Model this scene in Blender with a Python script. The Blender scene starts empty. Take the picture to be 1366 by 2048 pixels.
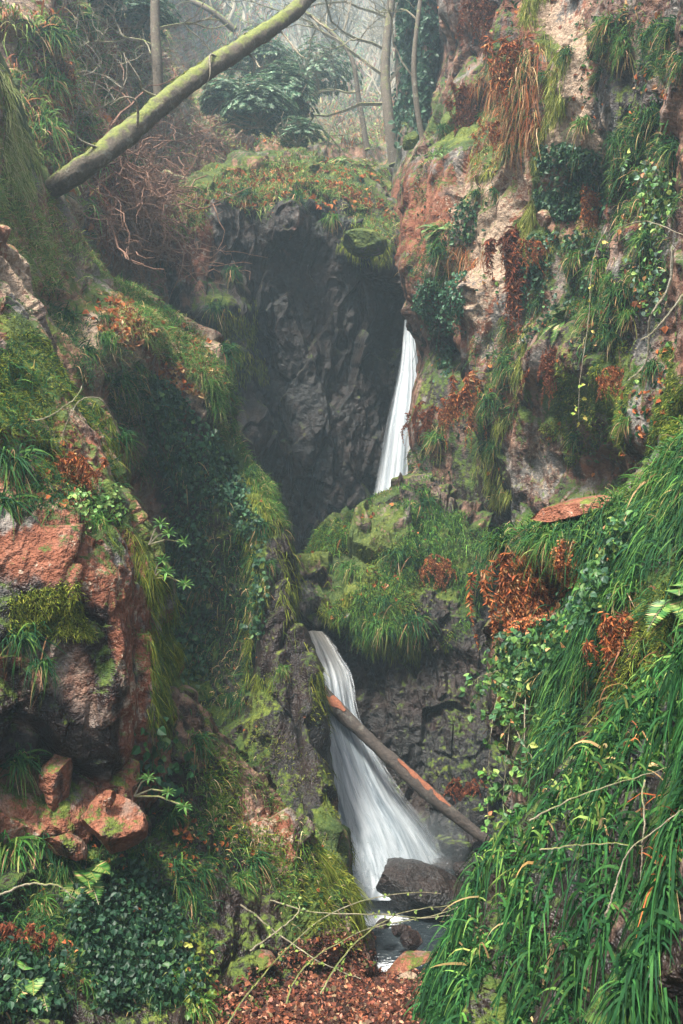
import bpy, bmesh, math, random
import numpy as np
from mathutils import Vector, Matrix
R = math.radians
rng = np.random.default_rng(11)
random.seed(5)
F = 1991.0; ZC = 1.6
scene = bpy.context.scene
COL = scene.collection

# ------------------------------------------------------------------ basics
def P(u, v, D):
    return np.array([(u-683.0)/F*D, D, ZC+(1024.0-v)/F*D])
def pix(p):
    D = np.maximum(p[..., 1], 0.05)
    return np.stack([p[..., 0]/D*F+683.0, 1024.0-(p[..., 2]-ZC)/D*F], -1)

U32 = np.uint32
def h3(ix, iy, iz, seed):
    h = ix.astype(U32)*U32(0x9E3779B1) ^ iy.astype(U32)*U32(0x85EBCA77) ^ iz.astype(U32)*U32(0xC2B2AE3D) ^ U32((seed*0x27D4EB2F+12345) & 0xFFFFFFFF)
    h ^= h >> U32(15); h *= U32(0x2C1B3C6D); h ^= h >> U32(12); h *= U32(0x297A2D39); h ^= h >> U32(15)
    return h.astype(np.float32)*np.float32(1/4294967295.0)
def vnoise(p, seed=0):
    p = np.asarray(p, np.float32); fl = np.floor(p); i = fl.astype(np.int32)+10000; f = p-fl
    f = f*f*(3-2*f); x, y, z = f[:, 0], f[:, 1], f[:, 2]; I = i[:, 0], i[:, 1], i[:, 2]
    c = lambda a, b, d: h3(I[0]+a, I[1]+b, I[2]+d, seed)
    l = lambda a, b, t: a+(b-a)*t
    return l(l(l(c(0,0,0), c(1,0,0), x), l(c(0,1,0), c(1,1,0), x), y), l(l(c(0,0,1), c(1,0,1), x), l(c(0,1,1), c(1,1,1), x), y), z)*2-1
def fbm(p, oct=4, seed=0, gain=.5):
    a = 1.; s = 0; t = 0
    for k in range(oct):
        s = s+a*vnoise(p*(2.03**k)+k*7.3, seed+k); t += a; a *= gain
    return s/t
def blocks(p, seed):
    """blocky rock facets: nearest jittered cell gives an offset and a tilt; also the distance to the joint"""
    p = np.asarray(p, np.float32); fl = np.floor(p); i = fl.astype(np.int32)+10000; f = p-fl
    n = len(p); best = np.full(n, 9., np.float32); sec = best.copy()
    D_ = [np.zeros(n, np.float32) for _ in range(3)]; bid = np.zeros(n, np.int32)
    for k, (dx, dy, dz) in enumerate([(a, b, c) for a in (-1, 0, 1) for b in (-1, 0, 1) for c in (-1, 0, 1)]):
        cx, cy, cz = i[:, 0]+dx, i[:, 1]+dy, i[:, 2]+dz
        d = [f[:, m]-(np.float32((dx, dy, dz)[m])+h3(cx, cy, cz, seed+m)*np.float32(.9)+np.float32(.05)) for m in range(3)]
        q = d[0]*d[0]+d[1]*d[1]+d[2]*d[2]
        m = q < best
        sec = np.where(m, best, np.minimum(sec, q)); best = np.where(m, q, best)
        for e in range(3): D_[e] = np.where(m, d[e], D_[e])
        bid = np.where(m, k, bid)
    ci = [i[:, 0]+bid//9-1, i[:, 1]+(bid//3) % 3-1, i[:, 2]+bid % 3-1]
    r = [h3(*ci, seed+10+k)-np.float32(.5) for k in range(4)]
    off = r[0]*1.1+(D_[0]*r[1]+D_[1]*r[2]+D_[2]*r[3])*1.6
    return off, np.sqrt(sec)-np.sqrt(best)

def inpoly(uv, poly):
    x, y = uv[:, 0], uv[:, 1]; ins = np.zeros(len(uv), bool)
    n = len(poly)
    for i in range(n):
        x1, y1 = poly[i]; x2, y2 = poly[(i+1) % n]
        if y1 == y2: continue
        c = ((y1 > y) != (y2 > y)) & (x < (x2-x1)*(y-y1)/(y2-y1)+x1)
        ins ^= c
    return ins

def mesh_np(name, V, faces, mat=None, parent=None, smooth=False, attrs=None, uv=None):
    """V (n,3); faces (m,k) int array, k = 3 or 4, or a list of such arrays"""
    if not isinstance(faces, list): faces = [faces]
    faces = [np.asarray(f) for f in faces if len(f)]
    me = bpy.data.meshes.new(name)
    me.vertices.add(len(V)); me.vertices.foreach_set('co', np.ascontiguousarray(V, np.float32).ravel())
    nl = sum(f.size for f in faces); nf = sum(len(f) for f in faces)
    me.loops.add(nl); me.loops.foreach_set('vertex_index', np.concatenate([f.ravel() for f in faces]).astype(np.int32))
    me.polygons.add(nf)
    tot = np.concatenate([np.full(len(f), f.shape[1], np.int32) for f in faces])
    st = np.zeros(nf, np.int32); st[1:] = np.cumsum(tot)[:-1]
    me.polygons.foreach_set('loop_start', st)
    me.polygons.foreach_set('loop_total', tot)
    me.polygons.foreach_set('use_smooth', np.full(nf, smooth, bool))
    if attrs:
        for k, a in attrs.items():
            at = me.attributes.new(k, 'FLOAT_COLOR', 'POINT')
            a = np.asarray(a, np.float32)
            if a.shape[1] == 3: a = np.concatenate([a, np.ones((len(a), 1), np.float32)], 1)
            at.data.foreach_set('color', a.ravel())
    me.update(calc_edges=True)
    if mat: me.materials.append(mat)
    o = bpy.data.objects.new(name, me); COL.objects.link(o)
    if parent: o.parent = parent
    return o
def tag(o, label=None, cat=None, group=None, kind=None):
    if label: o['label'] = label
    if cat: o['category'] = cat
    if group: o['group'] = group
    if kind: o['kind'] = kind
    return o
def empty(name, loc=(0, 0, 0), rot=None):
    o = bpy.data.objects.new(name, None); COL.objects.link(o); o.location = loc
    o.empty_display_size = .1
    if rot is not None: o.rotation_euler = rot
    return o
# ------------------------------------------------------------------ materials
class NT:
    def __init__(s, name):
        s.m = bpy.data.materials.new(name); s.m.use_nodes = True
        s.t = s.m.node_tree; s.t.nodes.clear()
        s.out = s.t.nodes.new('ShaderNodeOutputMaterial')
    def n(s, typ, **kw):
        nd = s.t.nodes.new(typ)
        for k, v in kw.items():
            if k.startswith('i_'):
                nd.inputs[k[2:].replace('_', ' ')].default_value = v
            else: setattr(nd, k, v)
        return nd
    def l(s, a, b): s.t.links.new(a, b)
    def noise(s, vec, scale, detail=4, rough=.55, dist=0):
        nd = s.n('ShaderNodeTexNoise'); nd.inputs['Scale'].default_value = scale
        nd.inputs['Detail'].default_value = detail; nd.inputs['Roughness'].default_value = rough
        nd.inputs['Distortion'].default_value = dist
        s.l(vec, nd.inputs['Vector']); return nd.outputs['Fac']
    def ramp(s, fac, stops):
        nd = s.n('ShaderNodeValToRGB'); e = nd.color_ramp.elements
        while len(e) < len(stops): e.new(.5)
        for el, (p, c) in zip(e, stops):
            el.position = p; el.color = (*c, 1) if len(c) == 3 else c
        s.l(fac, nd.inputs['Fac']); return nd.outputs['Color']
    def math(s, op, a, b=None, c=None, clamp=False):
        nd = s.n('ShaderNodeMath', operation=op, use_clamp=clamp)
        for i, x in enumerate((a, b, c)):
            if x is None: continue
            if isinstance(x, (int, float)): nd.inputs[i].default_value = x
            else: s.l(x, nd.inputs[i])
        return nd.outputs[0]
    def mix(s, fac, a, b, mode='MIX'):
        nd = s.n('ShaderNodeMix', data_type='RGBA', blend_type=mode)
        for i, x in ((0, fac), (6, a), (7, b)):
            if isinstance(x, (int, float)): nd.inputs[i].default_value = x
            elif isinstance(x, tuple): nd.inputs[i].default_value = (*x, 1)
            else: s.l(x, nd.inputs[i])
        return nd.outputs[2]
    def sep(s, attr):
        a = s.n('ShaderNodeAttribute', attribute_name=attr)
        q = s.n('ShaderNodeSeparateColor'); s.l(a.outputs['Color'], q.inputs[0])
        return q.outputs[0], q.outputs[1], q.outputs[2], a.outputs['Alpha']
    def pos(s, sc=(1, 1, 1)):
        g = s.n('ShaderNodeTexCoord'); mp = s.n('ShaderNodeMapping'); mp.inputs['Scale'].default_value = sc
        s.l(g.outputs['Object'], mp.inputs['Vector']); return mp.outputs[0]
    def sm(s, x, a, b):   # linear step a..b clamped
        nd = s.n('ShaderNodeMapRange', clamp=True); nd.interpolation_type = 'SMOOTHSTEP'
        nd.inputs['From Min'].default_value = a; nd.inputs['From Max'].default_value = b
        s.l(x, nd.inputs['Value']); return nd.outputs[0]

def rock_material(name='gorge_rock', use_mask=True, tint=(1, 1, 1), moss=0.0, dark=0.0, wet=0.0, red=0.0, pale=0.0):
    t = NT(name); p = t.pos(); pv = t.pos((1.6, 1.6, .35))
    big = t.noise(p, .9, 3, .6, .4); mid = t.noise(p, 3.3, 5, .65); fine = t.noise(p, 17, 5, .72)
    grain = t.noise(p, 60, 2, .7); drip = t.noise(pv, 2.6, 4, .6, .6)
    base = t.ramp(mid, [(.28, (.075, .05, .04)), (.42, (.17, .10, .072)), (.55, (.29, .155, .098)), (.68, (.38, .225, .14)), (.8, (.46, .31, .21))])
    grey = t.ramp(fine, [(.3, (.07, .065, .06)), (.5, (.17, .155, .14)), (.7, (.34, .31, .28))])
    base = t.mix(t.sm(big, .42, .62), base, grey)
    redc = t.ramp(mid, [(.3, (.07, .024, .015)), (.5, (.18, .065, .036)), (.72, (.33, .15, .095))])
    if use_mask: mo, dk, pl, rd = t.sep('mask')
    else:
        def val(x):
            v = t.n('ShaderNodeValue'); v.outputs[0].default_value = x; return v.outputs[0]
        mo, dk, pl, rd = val(moss), val(dark), val(pale), val(red)
    n1 = t.math('MULTIPLY', t.math('SUBTRACT', mid, .5), 1.8)
    nf = t.math('MULTIPLY', t.math('SUBTRACT', fine, .5), 2.6)
    nd_ = t.math('MULTIPLY', t.math('SUBTRACT', drip, .5), 1.8)
    rdf = t.sm(t.math('ADD', rd, t.math('ADD', n1, nd_)), .35, .62)
    base = t.mix(rdf, base, redc)
    palec = t.ramp(fine, [(.3, (.16, .11, .08)), (.55, (.33, .24, .17)), (.75, (.46, .37, .29))])
    plf = t.sm(t.math('ADD', pl, t.math('ADD', n1, nf)), .42, .58)
    base = t.mix(plf, base, palec)
    # lichen flecks
    lich = t.sm(t.math('ADD', t.math('MULTIPLY', fine, .7), t.math('MULTIPLY', drip, .3)), .58, .66)
    base = t.mix(t.math('MULTIPLY', lich, .45), base, (.42, .42, .37))
    # pores and grain
    base = t.mix(.55, base, t.ramp(grain, [(.3, (.25, .25, .25)), (.55, (.8, .8, .8)), (.75, (1, 1, 1))]), 'MULTIPLY')
    # dark algae and wet rock, also shade painted into recess, corner and bank
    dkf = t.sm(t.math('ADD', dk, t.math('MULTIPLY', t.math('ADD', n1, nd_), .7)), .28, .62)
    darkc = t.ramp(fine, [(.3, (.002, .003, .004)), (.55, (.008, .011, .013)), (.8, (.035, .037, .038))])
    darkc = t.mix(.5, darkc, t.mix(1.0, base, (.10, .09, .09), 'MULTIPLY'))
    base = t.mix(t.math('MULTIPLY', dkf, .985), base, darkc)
    # moss where it is painted in and where the rock faces up
    g = t.n('ShaderNodeNewGeometry'); sx = t.n('ShaderNodeSeparateXYZ'); t.l(g.outputs['Normal'], sx.inputs[0])
    up = t.math('MULTIPLY', sx.outputs[2], .55)
    mf = t.sm(t.math('ADD', t.math('ADD', mo, up), t.math('ADD', t.math('MULTIPLY', nd_, .9), t.math('MULTIPLY', nf, .6))), .42, .66)
    mhue = t.noise(p, 1.7, 3)
    mossc = t.ramp(t.math('ADD', t.math('MULTIPLY', fine, .5), t.math('MULTIPLY', mhue, .5)),
                   [(.3, (.010, .024, .006)), (.45, (.026, .05, .010)), (.56, (.06, .085, .014)), (.7, (.15, .17, .025))])
    base = t.mix(t.math('MULTIPLY', mf, .95), base, mossc)
    if tint != (1, 1, 1): base = t.mix(1.0, base, tint, 'MULTIPLY')
    b = t.n('ShaderNodeBsdfPrincipled'); t.l(base, b.inputs['Base Color'])
    rough = t.math('SUBTRACT', .88, t.math('MULTIPLY', t.math('MULTIPLY', dkf, t.math('SUBTRACT', 1.0, mf)), .48))
    t.l(rough, b.inputs['Roughness']); b.inputs['Specular IOR Level'].default_value = .2
    hgt = t.math('ADD', t.noise(p, 14, 3, .75), t.math('MULTIPLY', mid, .5))
    bp = t.n('ShaderNodeBump', i_Strength=.8, i_Distance=.07); t.l(hgt, bp.inputs['Height']); t.l(bp.outputs[0], b.inputs['Normal'])
    t.l(b.outputs[0], t.out.inputs[0]); return t.m

def leaf_material(name, rough=.5, transl=.35, spec=.4):
    """colour comes from the per-leaf 'tint' attribute, with a little mottling"""
    t = NT(name); a = t.n('ShaderNodeAttribute', attribute_name='tint'); p = t.pos()
    c = t.mix(.45, a.outputs['Color'], t.ramp(t.noise(p, 35, 3), [(.3, (.55, .55, .55)), (.7, (1.25, 1.25, 1.2))]), 'MULTIPLY')
    b = t.n('ShaderNodeBsdfPrincipled', i_Roughness=rough); t.l(c, b.inputs['Base Color']); b.inputs['Specular IOR Level'].default_value = spec
    tr = t.n('ShaderNodeBsdfTranslucent'); t.l(c, tr.inputs[0])
    mx = t.n('ShaderNodeMixShader'); mx.inputs[0].default_value = transl
    t.l(b.outputs[0], mx.inputs[1]); t.l(tr.outputs[0], mx.inputs[2]); t.l(mx.outputs[0], t.out.inputs[0]); return t.m

def bark_material(name, c1, c2, mossy=.5, lich=.2):
    t = NT(name); p = t.pos(); f1 = t.noise(p, 6, 6, .65); f2 = t.noise(p, 30, 6, .7); n3 = t.noise(p, 2.2, 4)
    base = t.ramp(f2, [(.3, c1), (.7, c2)])
    base = t.mix(t.math('MULTIPLY', t.sm(f1, .56, .68), lich), base, (.45, .46, .38))
    g = t.n('ShaderNodeNewGeometry'); sx = t.n('ShaderNodeSeparateXYZ'); t.l(g.outputs['Normal'], sx.inputs[0])
    mf = t.sm(t.math('ADD', t.math('MULTIPLY', sx.outputs[2], .55), t.math('ADD', t.math('MULTIPLY', f1, .9), t.math('MULTIPLY', n3, .6))), 1.35-mossy, 1.65-mossy)
    mc = t.ramp(f2, [(.3, (.04, .065, .01)), (.55, (.13, .15, .02)), (.75, (.26, .25, .05))])
    base = t.mix(mf, base, mc)
    b = t.n('ShaderNodeBsdfPrincipled', i_Roughness=.85); t.l(base, b.inputs['Base Color'])
    bp = t.n('ShaderNodeBump', i_Strength=.8, i_Distance=.03); t.l(t.math('ADD', f2, f1), bp.inputs['Height']); t.l(bp.outputs[0], b.inputs['Normal'])
    t.l(b.outputs[0], t.out.inputs[0]); return t.m

def litter_material():
    t = NT('leaf_mould'); p = t.pos(); f1 = t.noise(p, 28, 8, .75); f2 = t.noise(p, 4, 5)
    c = t.ramp(f1, [(.3, (.018, .009, .007)), (.45, (.075, .028, .018)), (.58, (.17, .06, .033)), (.72, (.30, .14, .08))])
    c = t.mix(t.sm(f2, .55, .7), c, (.035, .028, .02))
    b = t.n('ShaderNodeBsdfPrincipled', i_Roughness=.75); t.l(c, b.inputs['Base Color'])
    bp = t.n('ShaderNodeBump', i_Strength=1, i_Distance=.05); t.l(f1, bp.inputs['Height']); t.l(bp.outputs[0], b.inputs['Normal'])
    t.l(b.outputs[0], t.out.inputs[0]); return t.m

M = dict(
    rock=rock_material(),
    grass=leaf_material('grass_blade', .7, .32, .09),
    leaf=leaf_material('glossy_leaf', .48, .25, .25),
    dead=leaf_material('dead_frond', .8, .3, .15),
    moss=leaf_material('moss_frond', .85, .35, .15),
    bark=bark_material('mossy_bark', (.035, .028, .02), (.13, .10, .07), .50, .25),
    twig=bark_material('pale_twig', (.10, .085, .06), (.34, .29, .21), .35, .4),
    litter=litter_material(),
)

# ------------------------------------------------------------------ terrain sheets
def catmull(C, n):
    """C (k, ..., d) -> n samples along axis 0"""
    k = len(C); t = np.linspace(0, k-1, n); i = np.minimum(t.astype(int), k-2); f = (t-i).reshape((-1,)+(1,)*(C.ndim-1))
    p0 = C[np.maximum(i-1, 0)]; p1 = C[i]; p2 = C[i+1]; p3 = C[np.minimum(i+2, k-1)]
    return .5*((2*p1)+(-p0+p2)*f+(2*p0-5*p1+4*p2-p3)*f*f+(-p0+3*p1-3*p2+p3)*f**3)
SURF = []
def sheet(name, rows, nu, nv, amp, bsc, bumps=(), paint=(), base=(0, 0, 0, 0), seed=1, stretch=(1, 1, .6), fine=1.0, flip=False, crack=.5, mat=None, lump=.8, soft=1):
    C = np.array(rows, float)                       # (rows, cols, 3) = (u, v, distance)
    W = np.stack([(C[..., 0]-683)/F*C[..., 2], C[..., 2], ZC+(1024-C[..., 1])/F*C[..., 2]], -1)
    S = catmull(W, nv); S = catmull(S.transpose(1, 0, 2), nu).transpose(1, 0, 2)
    def normals(S):
        a = np.gradient(S, axis=0); b = np.gradient(S, axis=1)
        n = np.cross(a, b); n /= np.linalg.norm(n, axis=-1, keepdims=True)+1e-9
        return n
    N = normals(S)
    uv0 = pix(S); vw = S-np.array([0, 0, ZC]); ins = (uv0[..., 0] > 0) & (uv0[..., 0] < 1366) & (uv0[..., 1] > 0) & (uv0[..., 1] < 2048)
    flip = ((N*vw).sum(-1)[ins]).mean() > 0
    if flip: N = -N
    p = S.reshape(-1, 3); n = N.reshape(-1, 3); uv = pix(p)
    for (cu, cv, ru, rv, am) in bumps:
        q = np.exp(-((uv[:, 0]-cu)/ru)**2-((uv[:, 1]-cv)/rv)**2)
        p = p+n*(am*q)[:, None]
    st = np.array(stretch)
    warp = np.stack([fbm(p*.9/bsc+k*31, 3, seed+50+k) for k in range(3)], -1)*.24*bsc
    q1 = (p+warp)*st
    tilt = np.array([[.95, .1, .28], [-.1, .98, .05], [-.28, -.02, .95]])
    o1, e1 = blocks(q1@tilt/bsc, seed); o2, e2 = blocks(q1@tilt.T/(bsc*.34)+5, seed+3)
    rn = 1-np.abs(fbm(q1*np.array([1, 1, .5])*4.2/bsc, 4, seed+6))*2
    low = fbm(p*.55/bsc, 4, seed+20)
    d = amp*(o1*.75+o2*.40*(.75+.6*low)+rn*.16*fine)+amp*lump*low
    d -= amp*crack*.35*np.clip(1-e1/.06, 0, 1)
    d += amp*.16*fine*fbm(p*7/bsc, 4, seed+30)
    d = d.reshape(S.shape[:2])
    for _ in range(soft):
        e = np.pad(d, 1, mode='edge')
        d = (e[1:-1, 1:-1]*4+e[:-2, 1:-1]*2+e[2:, 1:-1]*2+e[1:-1, :-2]*2+e[1:-1, 2:]*2+e[:-2, :-2]+e[2:, 2:]+e[:-2, 2:]+e[2:, :-2])/16
    p = p+n*d.reshape(-1, 1)
    S2 = p.reshape(S.shape); N2 = normals(S2)
    if flip: N2 = -N2
    n2 = N2.reshape(-1, 3); uv2 = pix(p)
    mask = np.tile(np.array(base, float), (len(p), 1))
    wob = np.stack([fbm(p*1.3, 3, 77), fbm(p*1.3, 3, 78)], -1)
    D = p[:, 1:2]
    uvw = uv2+wob*(F*.5/np.maximum(D, 2))
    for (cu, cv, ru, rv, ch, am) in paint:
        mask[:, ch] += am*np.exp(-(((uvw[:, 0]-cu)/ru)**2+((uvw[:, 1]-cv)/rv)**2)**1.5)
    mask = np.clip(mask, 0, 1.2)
    idx = np.arange(nu*nv).reshape(nv, nu)
    fc = np.stack([idx[:-1, :-1], idx[:-1, 1:], idx[1:, 1:], idx[1:, :-1]], -1).reshape(-1, 4)
    if not flip: fc = fc[:, ::-1]
    o = mesh_np(name, p, fc, mat or M['rock'], smooth=False, attrs={'mask': mask})
    tag(o, kind='structure')
    # per-vertex area in squared pixels, for scattering plants
    uvg = uv2.reshape(nv, nu, 2); a = np.gradient(uvg, axis=0); b = np.gradient(uvg, axis=1)
    area = np.abs(a[..., 0]*b[..., 1]-a[..., 1]*b[..., 0]).reshape(-1)
    # smoother normals for planting
    view = p-np.array([0, 0, ZC]); view /= np.linalg.norm(view, axis=1, keepdims=True)
    SURF.append(dict(name=name, p=p, n=n2, ns=n, uv=uv2, area=area, face=-(n2*view).sum(1), warp=wob))
    return o
MO, DK, PL, RD = 0, 1, 2, 3

# ---- the long left ridge that ends in the hanging moss edge beside the falls
rid = [(-250,-300,11),(-30,60,12),(45,230,12.5),(95,380,13),(185,520,13.5),(330,640,13.8),(440,780,14),(500,920,13.8),(580,1090,13.2),(608,1250,12.8),(638,1450,12),(682,1700,11),(718,1880,9.5),(748,2020,8.5)]
f1 = [(-320,-250,9.5),(-120,80,10),(-50,280,10.3),(20,450,11),(110,590,11.6),(240,690,12.2),(360,830,12.6),(440,960,12.8),(520,1110,12.3),(560,1270,12),(590,1460,11.2),(630,1710,10.2),(680,1890,8.9),(720,2040,7.9)]
f2 = [(-450,-100,9),(-250,200,9),(-150,400,9.2),(-60,560,9.6),(50,700,10.2),(170,800,10.9),(285,920,12.3),(360,1040,12.7),(430,1180,12.5),(470,1320,12.1),(500,1500,11.5),(540,1740,10.4),(580,1930,8.9),(620,2070,7.9)]
f3 = [(-600,0,8.5),(-450,300,8.6),(-350,500,8.8),(-250,700,9),(-100,850,9.5),(50,950,10.3),(160,1050,12),(230,1150,12.6),(300,1280,12.5),(330,1400,12.2),(360,1560,11.6),(400,1800,10.5),(440,1980,9),(480,2120,8)]
f4 = [(-900,200,8),(-700,500,8),(-600,700,8),(-450,900,8.5),(-300,1000,9),(-100,1100,10),(0,1200,11.5),(60,1300,12),(100,1400,12),(120,1550,11.8),(150,1700,11.4),(200,1950,10.3),(250,2100,9),(300,2250,8)]
bh = [(u-40, v+60+20*i, D+2.5) for i, (u, v, D) in enumerate(rid)]
bh2 = [(u-90, v+300+20*i, D+3.5) for i, (u, v, D) in enumerate(rid)]
sheet('left_cliff', [bh2, bh, rid, f1, f2, f3, f4], 619, 302, .22, .95, seed=3, base=(.36, .25, .0, .4), flip=True, lump=.45, stretch=(1,1,.4),
  bumps=[(240,700,70,60,.5),(400,740,50,90,.4),(330,1130,70,220,-.35),(420,1330,60,140,-.4),(470,1150,30,250,-.35),(590,1500,25,200,-.3)],
  paint=[(60,250,60,150,PL,.7),(60,250,60,200,MO,.3),(235,700,45,60,PL,1.0),(235,700,50,60,MO,-.5),(400,730,50,110,PL,.9),(380,700,40,60,RD,.6),(400,740,70,120,MO,-.8),(330,640,50,50,PL,.5),(330,640,50,50,MO,-.5),
         (450,1000,120,250,DK,.7),(430,1300,190,260,DK,.9),(400,1150,60,40,RD,.6),(560,1200,40,220,RD,1.0),(560,1150,30,170,MO,-.7),(575,1450,120,280,DK,1.1),(575,1450,110,260,MO,-.35),(640,1500,30,120,MO,-.5),  # dark spots in the recess paint its shade; the ridge face is wet rock
         (510,1100,20,300,MO,.8),(480,900,40,100,MO,.5),(500,1500,50,90,MO,.3),(650,1750,60,120,MO,.6),(690,1850,40,50,RD,.5),(120,450,60,80,PL,.4),(160,460,30,60,MO,-.2),(250,640,60,60,RD,.5)])

# ---- near left buttress
E = [(-250,330,8.4),(-150,430,8.3),(-20,495,8.2),(58,600,8.2),(112,710,8.1),(165,820,8),(212,920,7.9),(255,1020,7.8),(292,1110,7.7),(330,1260,7.6),(352,1400,7.5),(335,1520,7.4),(310,1640,7.3),(300,1780,7.3),(290,1950,7.2)]
sheet('left_buttress', [[(u-90,v+40,D+3.5) for u,v,D in E],[(u-30,v+10,D+1.6) for u,v,D in E], E, [(u-70,v+15,D-.75) for u,v,D in E], [(u-170,v+20,D-1.15) for u,v,D in E], [(u-320,v+20,D-1.45) for u,v,D in E], [(u-600,v+20,D-2.2) for u,v,D in E]],
  540, 300, .24, .85, seed=8, base=(.12, .22, .12, .55), flip=True, lump=.6,
  bumps=[(120,1150,120,120,.25),(200,1300,60,200,.15),(100,1560,100,40,-.2),(90,1620,60,50,.0)],
  paint=[(30,560,50,60,PL,.8),(60,780,90,110,MO,.8),(30,700,50,80,MO,.5),(170,760,30,120,PL,.5),(215,950,40,100,PL,.4),(215,950,40,100,RD,.4),(260,1000,25,120,MO,.5),
         (120,1100,110,60,RD,.6),(60,1260,110,100,DK,.5),(130,1250,200,260,DK,.12),(130,1300,160,200,MO,.12),(50,1230,80,60,MO,.25),(200,1330,60,150,RD,.5),(180,1400,60,90,PL,.35),(150,1430,60,70,DK,.3),(320,1250,45,220,MO,.9),(340,1400,40,100,MO,.5),
         (60,1480,90,60,DK,.5),(200,1150,50,60,PL,.25)])

# ---- low left buttress above the stream
rid3 = [(-300,1500,6.6),(-100,1505,6.8),(80,1510,7.0),(220,1500,7.3),(335,1415,7.6),(430,1480,7.8),(520,1565,7.9),(600,1650,7.9),(650,1750,7.8),(695,1850,7.6),(738,1930,7.2),(760,2010,6.6)]
g1 = [(-300,1650,6.1),(-100,1650,6.2),(70,1650,6.4),(200,1640,6.7),(310,1600,7.0),(400,1640,7.1),(480,1720,7.1),(550,1790,7.1),(610,1870,7.0),(655,1940,6.8),(700,1995,6.5),(720,2060,6.1)]
g2 = [(-300,1850,5.4),(-100,1850,5.4),(60,1840,5.5),(190,1830,5.8),(290,1800,6.1),(370,1820,6.2),(440,1880,6.2),(500,1930,6.2),(550,1980,6.1),(600,2020,6),(640,2060,5.8),(660,2110,5.5)]
g3 = [(-300,2150,4.6),(-100,2150,4.6),(60,2150,4.8),(190,2150,5),(290,2130,5.2),(360,2130,5.3),(420,2140,5.4),(470,2150,5.4),(520,2160,5.3),(560,2170,5.2),(590,2190,5.1),(620,2220,5)]
g4 = [(u,v+450,D-1) for u,v,D in g3]
sheet('low_left_buttress', [[(u-10,v+160,D+1.6) for u,v,D in rid3],[(u,v+40,D+.7) for u,v,D in rid3], rid3, g1, g2, g3, g4], 518, 302, .2, .7, seed=14, base=(.08, .5, .0, .4), flip=True, stretch=(1,1,.5),
  paint=[(540,1660,35,100,PL,.6),(540,1680,35,100,RD,.7),(540,1680,40,100,MO,-.5),(540,1680,40,100,DK,-.5),(450,1600,40,100,PL,.3),(450,1600,40,80,RD,.4),(640,1800,50,120,MO,.7),(200,1900,300,300,DK,.9),(100,1850,60,120,RD,.5),(420,1850,200,200,DK,.4),(520,1980,50,30,RD,.8),  # the wide dark spots paint shade into the lower left rock
         (190,1620,120,70,RD,.8),(190,1620,120,70,DK,-.4)])

# ---- hillside behind: rocky slope and far head of the gorge
us = [-300,-60,100,180,300,450,600,720,850,1000,1300]
Dt = {-260:[18,19,22,32,90,190,230,235,210,120,60],-140:[15,16,18,23,38,110,185,195,150,60,34],50:[14.5,15.5,17,21.5,28,60,130,140,90,40,28],200:[14,15,16.5,20,25.5,34,58,72,48,29,26],
      330:[14,15,16,19,23.5,27.5,31,33,30,26,24],450:[14,14.5,15.5,18.5,21.5,25,27,28,26,25,23],620:[14,14,15,18,20,23,25,26,25,24,23],900:[14,14,15,18,20,22,23,24,24,24,23]}
sheet('back_hillside', [[(u, v if D < 100 or v > -100 else (v if v > -200 else v+110), D) for u, D in zip(us, Dt[v])] for v in sorted(Dt)], 403, 460, .75, 2.3, seed=21, base=(.2, .05, .2, .45), lump=1.0, flip=False,
  paint=[(130,60,60,200,PL,.3),(245,165,90,90,RD,.8),(245,165,90,90,MO,-.8),(245,165,80,70,PL,.5),(180,230,70,70,RD,.7),(180,230,70,70,MO,-.5),(30,60,50,90,PL,.5),(30,60,50,90,MO,-.5),(80,200,50,120,MO,.2),(100,120,30,60,RD,.6),(160,420,40,80,PL,.5),(650,80,200,100,PL,.2),(740,60,60,80,RD,.4),(300,430,100,80,DK,.3)])  # pale spot at the far head of the gorge paints in haze brightness

# ---- central cliff that the upper fall pours over
cc = [
 [(300,420,28),(340,400,28),(400,380,28),(470,360,28),(580,340,28),(660,350,29),(740,380,29),(800,420,29),(900,450,29)],
 [(285,470,22),(325,425,22),(395,360,22.5),(470,332,23),(580,312,23.5),(660,325,24),(740,345,24),(800,400,24),(900,450,24)],
 [(300,520,20),(335,450,20),(400,400,20.2),(475,400,20.5),(560,398,20.8),(650,418,20.9),(700,470,20.7),(790,520,20.6),(900,540,21)],
 [(305,600,19.8),(340,560,19.6),(400,540,19.6),(465,540,20),(520,530,20.3),(620,530,20.3),(700,550,20.4),(790,600,20.7),(900,620,21)],
 [(330,720,19.8),(360,720,19.5),(415,720,19.3),(475,740,19.6),(530,740,20.5),(620,740,20.4),(700,740,20.6),(790,740,20.9),(900,740,21)],
 [(360,900,19.8),(400,900,19.5),(450,900,19.3),(500,900,19.6),(560,900,20.5),(640,900,20.4),(720,900,20.6),(800,900,20.8),(900,900,21)],
 [(400,1100,19.8),(440,1100,19.5),(480,1100,19.3),(520,1100,19.6),(580,1100,20.6),(640,1100,20.8),(720,1100,20.8),(800,1100,20.5),(900,1100,20)],
 [(400,1350,19),(440,1350,19),(480,1350,19),(520,1350,19),(580,1350,19.6),(640,1350,19.6),(720,1350,19.6),(800,1350,19.5),(900,1350,19)]]
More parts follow.
